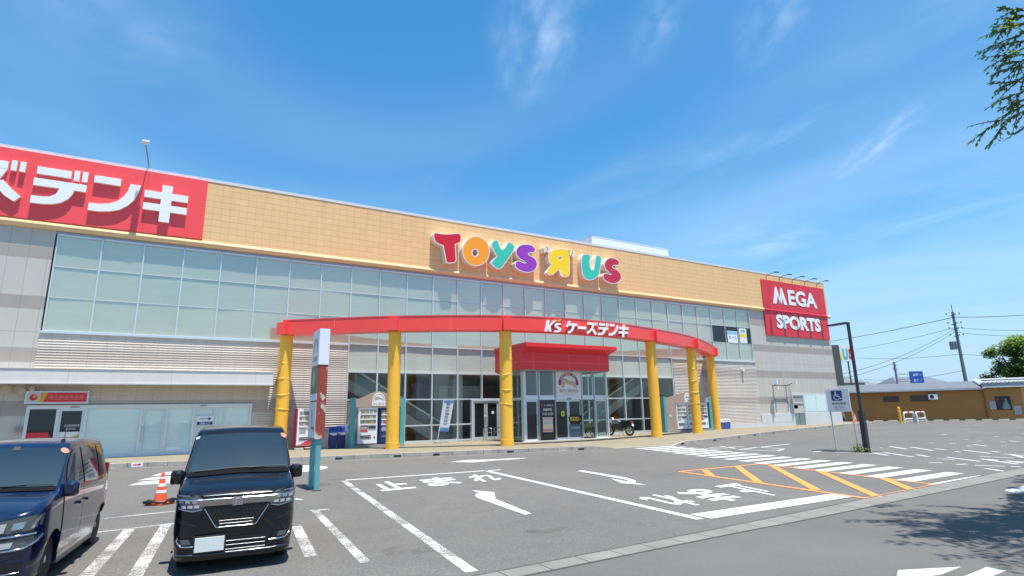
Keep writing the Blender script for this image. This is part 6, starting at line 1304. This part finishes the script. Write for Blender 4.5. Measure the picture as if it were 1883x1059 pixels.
for (s, z, wd, hg, mat, lab, nm) in ((12.69, .93, 1.12, 1.24, colour('art_dark', (.03, .025, .03)), 'large dark picture poster on the tan building', 'poster'), (11.88, 1.01, .44, .68, colour('note_grey', (.45, .45, .44)), 'small grey notice left of the dark poster', 'notice'), (13.62, .51, .5, .76, colour('note_grey2', (.48, .47, .46)), 'small grey notice right of the dark poster', 'notice')):
    t = thing(nm, lab, nm, bpt(s, .13, z), rzb); a_, b_ = sorted((0, YL(.03))); MB().box(-wd / 2, wd / 2, a_, b_, 0, hg).build('sheet', mat, t)
    if nm == 'poster':
        a_, b_ = sorted((YL(.031), YL(.036))); pts = smooth_closed([Vector(q) for q in [(-.1, .1), (-.05, .5), (.1, .75), (.18, 1.05), (.26, 1.05), (.28, .7), (.42, .4), (.4, .1)]], 3); sx_ = 1 if True else -1
        MB().prism([(p.x, YL(.036), p.y) for p in pts], [(p.x, YL(.0315), p.y) for p in pts]).build('picture', colour('art_pale', (.22, .26, .24)), t); MB().box(-.46, -.3, a_, b_, .9, 1.0).build('picture', REDP, t)
    else:
        mb = MB(); 
        for q in range(5): lbox(mb, -wd * .35, wd * .35, .031, .034, .1 + q * .1, .13 + q * .1)
        mb.build('text_lines', colour('note_ink', (.2, .2, .2)), t)
for k in range(11):
    s = 1.3 + k * 1.22; t = thing('wheel_stop', 'low concrete wheel stop along the tan building' , 'wheel stop', bpt(s, 1.0, 0), rzb, 'wheel stops along the tan building'); MB().add([(-.4, -.09, 0), (.4, -.09, 0), (.4, .09, 0), (-.4, .09, 0), (-.38, -.05, .13), (.38, -.05, .13), (.38, .05, .13), (-.38, .05, .13)], [(0, 1, 2, 3), (4, 5, 6, 7), (0, 1, 5, 4), (1, 2, 6, 5), (2, 3, 7, 6), (3, 0, 4, 7)]).build('block', CONC, t)
bo_ = thing('bollard', 'yellow bollard at the end of the pavement before the tan building', 'bollard', (*g(1657, 779)[:2], 0)); MB().lathe([(.11, 0), (.11, 1.3), (.07, 1.42)], (0, 0, 0), 14).build('post', colour('bollard_yellow', (.80, .42, .03)), bo_); MB().lathe([(.114, .95), (.114, 1.1)], (0, 0, 0), 14).build('reflective_band', colour('bollard_band', (.85, .55, .1)), bo_)
for k, (pa, pb, lab) in enumerate((((1664, 778), (1683, 777), 'white and red guard hoop nearest the yellow bollard'), ((1687, 777), (1713, 775), 'white and red guard hoop farther from the yellow bollard'))):
    P, Q = g(*pa), g(*pb); t = thing('guard_hoop', lab, 'guard rail', P, math.atan2((Q - P).y, (Q - P).x), 'guard hoops'); L = (Q - P).length
    if L > 3: L = 2.2
    MB().tube([(0, 0, 0), (0, 0, .75), (.12, 0, .9), (L - .12, 0, .9), (L, 0, .75), (L, 0, 0)], .07, 10).build('rail', WHITE, t, 60); MB().tube([(.02, 0, .35), (L - .02, 0, .35)], .05, 8).build('crossbar', WHITE, t); MB().tube([(L * .35, 0, .9), (L * .55, 0, .9)], .074, 10).build('red_band', REDP, t)
ws_ = thing('water_tank', 'white water barrier between the two guard hoops', 'barrier', (*g(1685, 778)[:2], 0)); MB().box(-.16, .16, -.16, .16, 0, .72).build('tank', colour('tank_pale', (.55, .54, .5)), ws_); MB().lathe([(.08, .75), (.08, .82)], (0, 0, 0), 10).build('cap', GREYP, ws_)

# utility pole and wires
PB_, PT_ = Vector((88.83, 33.69, 0)), Vector((88.83, 33.69, 14.0))
up = thing('utility_pole', 'tall grey concrete utility pole with crossarms behind the tan building', 'utility pole', PB_)
PG = M('pole_concrete', (.16, .18, .19), .8); MB().tube([(0, 0, 0), (0, 0, 13.6)], .24, 12, r2=.15).build('pole', PG, up); MB().tube([(0, 0, 13.6), (0, 0, 14.6)], .04, 6).build('lightning_rod', BLACK, up)
for z in (13.2, 12.0, 11.3, 10.4): MB().obox((0, 0, z), .1, 2.0, .1, -.9).build('crossarm', BLACK, up); MB().obox((.6, -.5, z + .15), .12, .12, .25).obox((-.6, .5, z + .15), .12, .12, .25).build('insulator', GREYP, up)
MB().lathe([(.38, 8.6), (.40, 8.7), (.40, 9.6), (.3, 9.7)], (-.35, .5, 0), 14).build('transformer', colour('transformer', (.22, .23, .25)), up)
def dist_pt(px, py, D):
    d = ray(px, py); d = d / sqrt(d.x ** 2 + d.y ** 2); return CAM + d * D
WIRE = M('wire', (.05, .055, .06), .6)
for k, (a_, b_, s_, lab) in enumerate((((1755, 583, 94.5), (1480, 634, 130), .3, 'thick power line running from the utility pole behind the store'), ((1755, 583, 94.5), (1960, 571, 120), .3, 'thick power line running right from the utility pole'), ((1758, 602, 94.5), (1480, 655, 130), .5, 'thin power line under the thick one towards the store'), ((1758, 602, 94.5), (1960, 603, 120), .4, 'thin power line running right below the thick one'),
    ((1755, 605, 94.5), (1500, 697, 70), .9, 'slack service cable sloping down from the pole to the store'), ((1762, 606, 94.5), (1500, 706, 70), 1.0, 'second slack service cable sloping down from the pole to the store'), ((1765, 651, 94.5), (1480, 645, 120), 1.0, 'telephone cable crossing the sky low over the tan building'), ((1765, 651, 94.5), (1960, 640, 120), .6, 'telephone cable running right towards the green tree'), ((1760, 611, 94.5), (1960, 612, 120), .5, 'lowest thin power line running right from the utility pole'), ((1772, 681, 94.5), (1580, 697, 120), .6, 'faint low cable crossing behind the blue road sign'))):
    P, Q = dist_pt(*a_), dist_pt(*b_); mb = MB(); mb.tube([P + (Q - P) * (q / 14) - Vector((0, 0, 4 * s_ * (q / 14) * (1 - q / 14))) for q in range(15)], .045 if k < 2 else .025, 5); tag(mb.build('power_line', WIRE), lab, 'cable')
# blue road sign on its pole
P = dist_pt(1652, 714, 86); P.z = 0
rsn = thing('road_sign', 'blue direction sign held out from a grey pole beyond the tan building', 'road sign', P); MB().tube([(0, 0, 0), (0, 0, 6.9)], .12, 10).build('pole', colour('sign_pole', (.18, .20, .23)), rsn)
Rv = Vector((_r0.x, _r0.y, 0)).normalized(); rza = math.atan2(Rv.y, Rv.x); mb = MB()
for z in (5.35, 4.45): mb.tube([(0, 0, z), tuple(Rv * 1.7 + Vector((0, 0, z)))], .05, 6)
mb.build('arm', colour('sign_arm', (.18, .20, .23)), rsn); MB().obox(tuple(Rv * 2.5 + Vector((0, 0, 4.85))), 1.7, .08, 1.6, rza).build('board', colour('sign_blue', (.01, .10, .42)), rsn)
mb = MB(); nrm = Vector((-Rv.y, Rv.x, 0)); nrm = -nrm if nrm.dot(-P) < 0 else nrm; bf = lambda u, v: tuple(Rv * (1.75 + 1.5 * u) + nrm * .06 + Vector((0, 0, 4.12 + 1.46 * v)))
text_fit(mb, '真岡 ↑', lambda u, v: bf(.2 + .7 * u, .62 + .25 * v), .01); text_fit(mb, '益子 →', lambda u, v: bf(.2 + .7 * u, .15 + .25 * v), .01); mb.build('lettering', colour('sign_lettering', (.6, .7, .8)), rsn)
for z in (6.1, 6.5, 5.9): MB().obox((0, 0, z), .5, .3, .12).build('pole_fitting', GREYP, rsn)
# pylon signs behind the store corner
Pp = dist_pt(1543, 715, 74); Pp.z = 0
py_ = thing('pylon_sign', 'dark tall sign tower behind the store corner', 'sign tower', Pp); MB().obox((0, 0, 4.2), 1.05, .5, 8.4, rza).build('tower', colour('pylon_dark', (.09, .09, .085)), py_); MB().obox(tuple(-Rv * .85 + Vector((0, 0, 6.4))), .8, .3, 3.6, rza).build('panel', colour('pylon_grey', (.16, .17, .2)), py_)
MB().obox(tuple(-Rv * 1.0 + Vector((0, 0, 3.0))), 1.1, .4, 1.6, rza).build('panel', colour('pylon_brown', (.06, .045, .045)), py_)
Pq = dist_pt(1562, 715, 76); Pq.z = 0
pw = thing('pylon_sign', 'white toy shop sign board on a white pole behind the street lamp', 'sign tower', Pq); MB().tube([(-.9, .55, 0), (-.9, .55, 7)], .18, 10).build('pole', WHITE, pw); MB().obox((0, 0, 7.5), 2.6, .3, 1.75, rza).build('board', WHITE, pw)
for k, (ch, mt2) in enumerate((('R', tc_ye), ('U', tc_gr), ('S', tc_cr))):
    mb = MB(); text_fit(mb, ch, lambda u, v, k=k: tuple(Rv * (-.95 + .68 * k + .6 * u) + nrm * .17 + Vector((0, 0, 6.85 + 1.25 * v))), .05); mb.build('letter', mt2, pw)
Ps = dist_pt(1580, 715, 80); Ps.z = 0
t = thing('utility_pole', 'slim dark pole close behind the street lamp', 'utility pole', Ps); MB().tube([(-.7, .45, 0), (-.7, .45, 8.3)], .09, 8).build('pole', colour('slim_pole', (.06, .07, .07)), t); MB().obox((-.7, .45, 8.25), .9, .2, .15, rza).build('crossarm', BLACK, t)
# houses beyond
def house(px, D, wd, hw, hr, col, roofc, label, rz=None):
    P = dist_pt(px, 715, D); P.z = 0; t = thing('house', label, 'house', P, rza if rz is None else rz)
    MB().box(-wd / 2, wd / 2, 0, 7, 0, hw).build('wall', M('hw', col, .8, var=.05), t); MB().add([(-wd / 2 - .5, -.5, hw), (wd / 2 + .5, -.5, hw), (wd / 2 + .5, 7.5, hw), (-wd / 2 - .5, 7.5, hw), (-wd / 2 + 1.2, 3.5, hr), (wd / 2 - 1.2, 3.5, hr)], [(0, 1, 5, 4), (2, 3, 4, 5), (0, 3, 4), (1, 2, 5), (0, 1, 2, 3)]).build('roof', M('hr', roofc, .6, var=.1), t)
    for x in (-wd * .25, wd * .2): MB().box(x - .6, x + .6, -.03, .02, hw - 1.6, hw - .5).build('window', DARKGLASS, t)
house(1600, 112, 8, 4.4, 5.4, (.45, .46, .47), (.16, .18, .20), 'grey roofed house far behind the street lamp'); house(1705, 108, 8, 4.4, 5.9, (.40, .42, .46), (.12, .14, .17), 'dark roofed house far behind the blue road sign'); house(1640, 122, 12, 4.4, 5.4, (.5, .5, .5), (.22, .23, .24), 'pale flat house far between two poles'); house(1560, 95, 5, 4.8, 6.0, (.4, .42, .45), (.15, .16, .18), 'small house close behind the sign tower'); house(1770, 120, 9, 4.3, 5.3, (.52, .5, .47), (.2, .2, .22), 'low house behind the utility pole')
for k, (px, D, s_) in enumerate(((1545, 150, 5), (1610, 170, 6), (1668, 160, 5.5), (1735, 165, 5), (1800, 170, 5.5), (1880, 150, 6))):
    pass

# ---- trees
def leaf_cloud(mb, clumps, n, size, rnd, flat=.5):
    for _ in range(n):
        c_, r_ = clumps[rnd.randrange(len(clumps))]; d_ = Vector((rnd.gauss(0, 1), rnd.gauss(0, 1), rnd.gauss(0, 1))).normalized() * r_ * (rnd.random() ** .45); p = Vector(c_) + Vector((d_.x, d_.y, d_.z * .8))
        a_ = Vector((rnd.uniform(-1, 1), rnd.uniform(-1, 1), rnd.uniform(-flat, flat))).normalized(); b_ = a_.cross(Vector((rnd.uniform(-.4, .4), rnd.uniform(-.4, .4), 1))).normalized(); s_ = size * rnd.uniform(.6, 1.3)
        mb.poly([p - a_ * s_, p + b_ * s_ * .5, p + a_ * s_, p - b_ * s_ * .5], rnd.choice((0, 0, 1, 2)))
rt = random.Random(3)
def broad_tree(px, D, htop, rad, label, n=11000):
    P = dist_pt(px, 715, D); P.z = 0; t = thing('tree', label, 'tree', P)
    mb = MB(); mb.tube([(0, 0, 0), (.1, 0, htop * .3), (0, .1, htop * .55)], [.4, .3, .18], 8)
    cl = []
    for q in range(34):
        an = rt.uniform(0, 2 * pi); hh = rt.uniform(.30, 1.0); rr = rad * (1.0 - abs(hh - .5) ** 1.5 * 1.15) * rt.uniform(.25, .95)
        c_ = (rr * cos(an), rr * sin(an), htop * hh * .92); cl.append((c_, rad * rt.uniform(.28, .42)))
        if q % 2 == 0: mb.tube([(0, .05, htop * .4), (c_[0] * .5, c_[1] * .5, htop * .4 + (c_[2] - htop * .4) * .6), c_], [.13, .08, .03], 5)
    mb.build('trunk', M('bark', (.06, .05, .04), .9, var=.2), t); mb = MB(); leaf_cloud(mb, cl, n, rad * .065, rt); mb.build('crown', LEAFM, t)
broad_tree(1872, 97, 10.2, 3.1, 'round dense green tree rising behind the tan building roof'); broad_tree(1905, 99, 8.6, 4.2, 'green tree behind the tan building at the edge of the view', 4200)
# zelkova at the right, its crown overhead: hanging sprays come into view and throw the shadow on the lane
tz = thing('tree', 'tall roadside tree with drooping leafy sprays hanging into view at the upper corner', 'tree', (12.6, 1.0, 0)); TP = Vector((12.6, 1.0, 0))
rz_ = random.Random(11); mb = MB(); lv = MB()
mb.tube([(0, 0, 0), (.1, .1, 2.2), (0, .2, 4.2), (-.2, .3, 6)], [.34, .27, .22, .15], 10)
STRICT = True
def leaf_ok(P):
    q = project(P)
    if q[2] < .2: return True
    x, y = q[0], q[1]
    if x > 1900 or y < -12 or y > 1080: return True
    if STRICT: return False
    # outline of the hanging sprays
    lim = 1786 + 40 * sin(y * .045) + (20 if 110 < y < 150 else 0)
    if y < 60: lim = 1835 - y * .6
    return x > lim and y < 278 - max(0, (x - 1815)) * .55
def add_leaf(P, d_, s_):
    e = d_.cross(Vector((rz_.uniform(-.5, .5), rz_.uniform(-.5, .5), 1))).normalized(); lv.poly([P, P + d_ * s_ * .5 + e * s_ * .22, P + d_ * s_, P + d_ * s_ * .5 - e * s_ * .22], rz_.choice((0, 0, 1, 1, 2)))
def spray(A, B, nleaf, s_):
    d_ = (B - A); L = d_.length; d_ = d_ / L; side = d_.cross(Vector((0, 0, 1))).normalized(); pts = [A + (B - A) * (q / 5) - Vector((0, 0, .10 * L * (q / 5) ** 2)) for q in range(6)]
    if all(leaf_ok(TP + p) for p in pts): mb.tube(pts, .009, 5, r2=.003)
    for q in range(nleaf):
        k = (q + .5) / nleaf; P = A + (B - A) * k - Vector((0, 0, .10 * L * k * k)); sg = 1 if q % 2 else -1
        dd = (d_ * .7 + side * sg * rz_.uniform(.5, .9) + Vector((0, 0, rz_.uniform(-.7, .15)))).normalized()
        if leaf_ok(TP + P) and leaf_ok(TP + P + dd * s_): add_leaf(P, dd, s_ * rz_.uniform(.7, 1.15))
for q in range(40):
    an = rz_.uniform(0, 2 * pi); rr = rz_.uniform(2.2, 4.9); tip = Vector((rr * cos(an), rr * sin(an), rz_.uniform(5.8, 9.2)))
    if q >= 30: tip = Vector((rz_.uniform(-5.2, -1.5), rz_.uniform(-.4, 2.4), rz_.uniform(7.2, 9.2))); an = math.atan2(tip.y, tip.x)
    base = Vector((-.1, .2, rz_.uniform(3.2, 5.6)))
    mid = base * .5 + tip * .5 + Vector((0, 0, .7)); pts = smooth_open([base, mid, tip], 5)
    if all(leaf_ok(TP + p) for p in pts): mb.tube(pts, .07, 6, r2=.015)
    for z in range(26):
        k = rz_.uniform(.25, 1.0); P = pts[int(k * (len(pts) - 1))] + Vector((rz_.gauss(0, .2), rz_.gauss(0, .2), rz_.gauss(0, .25))); dv = Vector((rz_.uniform(-1, 1), rz_.uniform(-1, 1), rz_.uniform(-.6, .35))) + Vector((cos(an), sin(an), 0)) * .6; dv.normalize()
        spray(P, P + dv * rz_.uniform(.5, 1.1), 13, .17)
# hanging sprays that come into view
STRICT = False
for (a_, b_, D) in (((1885, 60), (1795, 92), 9.6), ((1890, 85), (1812, 120), 9.4), ((1884, 20), (1838, 12), 9.8), ((1890, 40), (1800, 64), 10), ((1895, 100), (1800, 100), 9.7), ((1890, 150), (1812, 150), 9.8), ((1892, 165), (1826, 185), 9.5), ((1890, 140), (1830, 162), 9.9), ((1892, 180), (1838, 196), 9.7), ((1850, 214), (1779, 258), 9.4), ((1868, 205), (1803, 276), 9.5), ((1890, 230), (1845, 256), 9.6), ((1890, 200), (1842, 222), 9.8), ((1880, 120), (1822, 135), 10), ((1885, 45), (1826, 48), 9.5), ((1889, 75), (1818, 84), 9.9), ((1893, 110), (1840, 118), 9.6), ((1888, 28), (1850, 34), 9.9), ((1893, 190), (1850, 206), 9.5)):
    A, B = dist_pt(*a_, D) - TP, dist_pt(*b_, D) - TP; spray(A, B, 24, .085)
    for q in range(3):
        k = rz_.uniform(.0, .6); P = A + (B - A) * k; spray(P, P + (B - A) * .35 + Vector((rz_.gauss(0, .12), rz_.gauss(0, .12), rz_.gauss(-.08, .12))), 8, .075)
mb.build('trunk', M('bark_zelkova', (.08, .065, .05), .9, var=.2), tz, 60); lv.build('crown', LEAFM, tz)

# ================================================================== bring the whole place to metres
seen = set()
for o in scn.objects:
    if o.type not in ('MESH', 'EMPTY'): continue
    o.location = o.location * SC
    if o.type == 'MESH' and o.data.name not in seen:
        seen.add(o.data.name); o.data.transform(Matrix.Scale(SC, 4)); o.data.update()
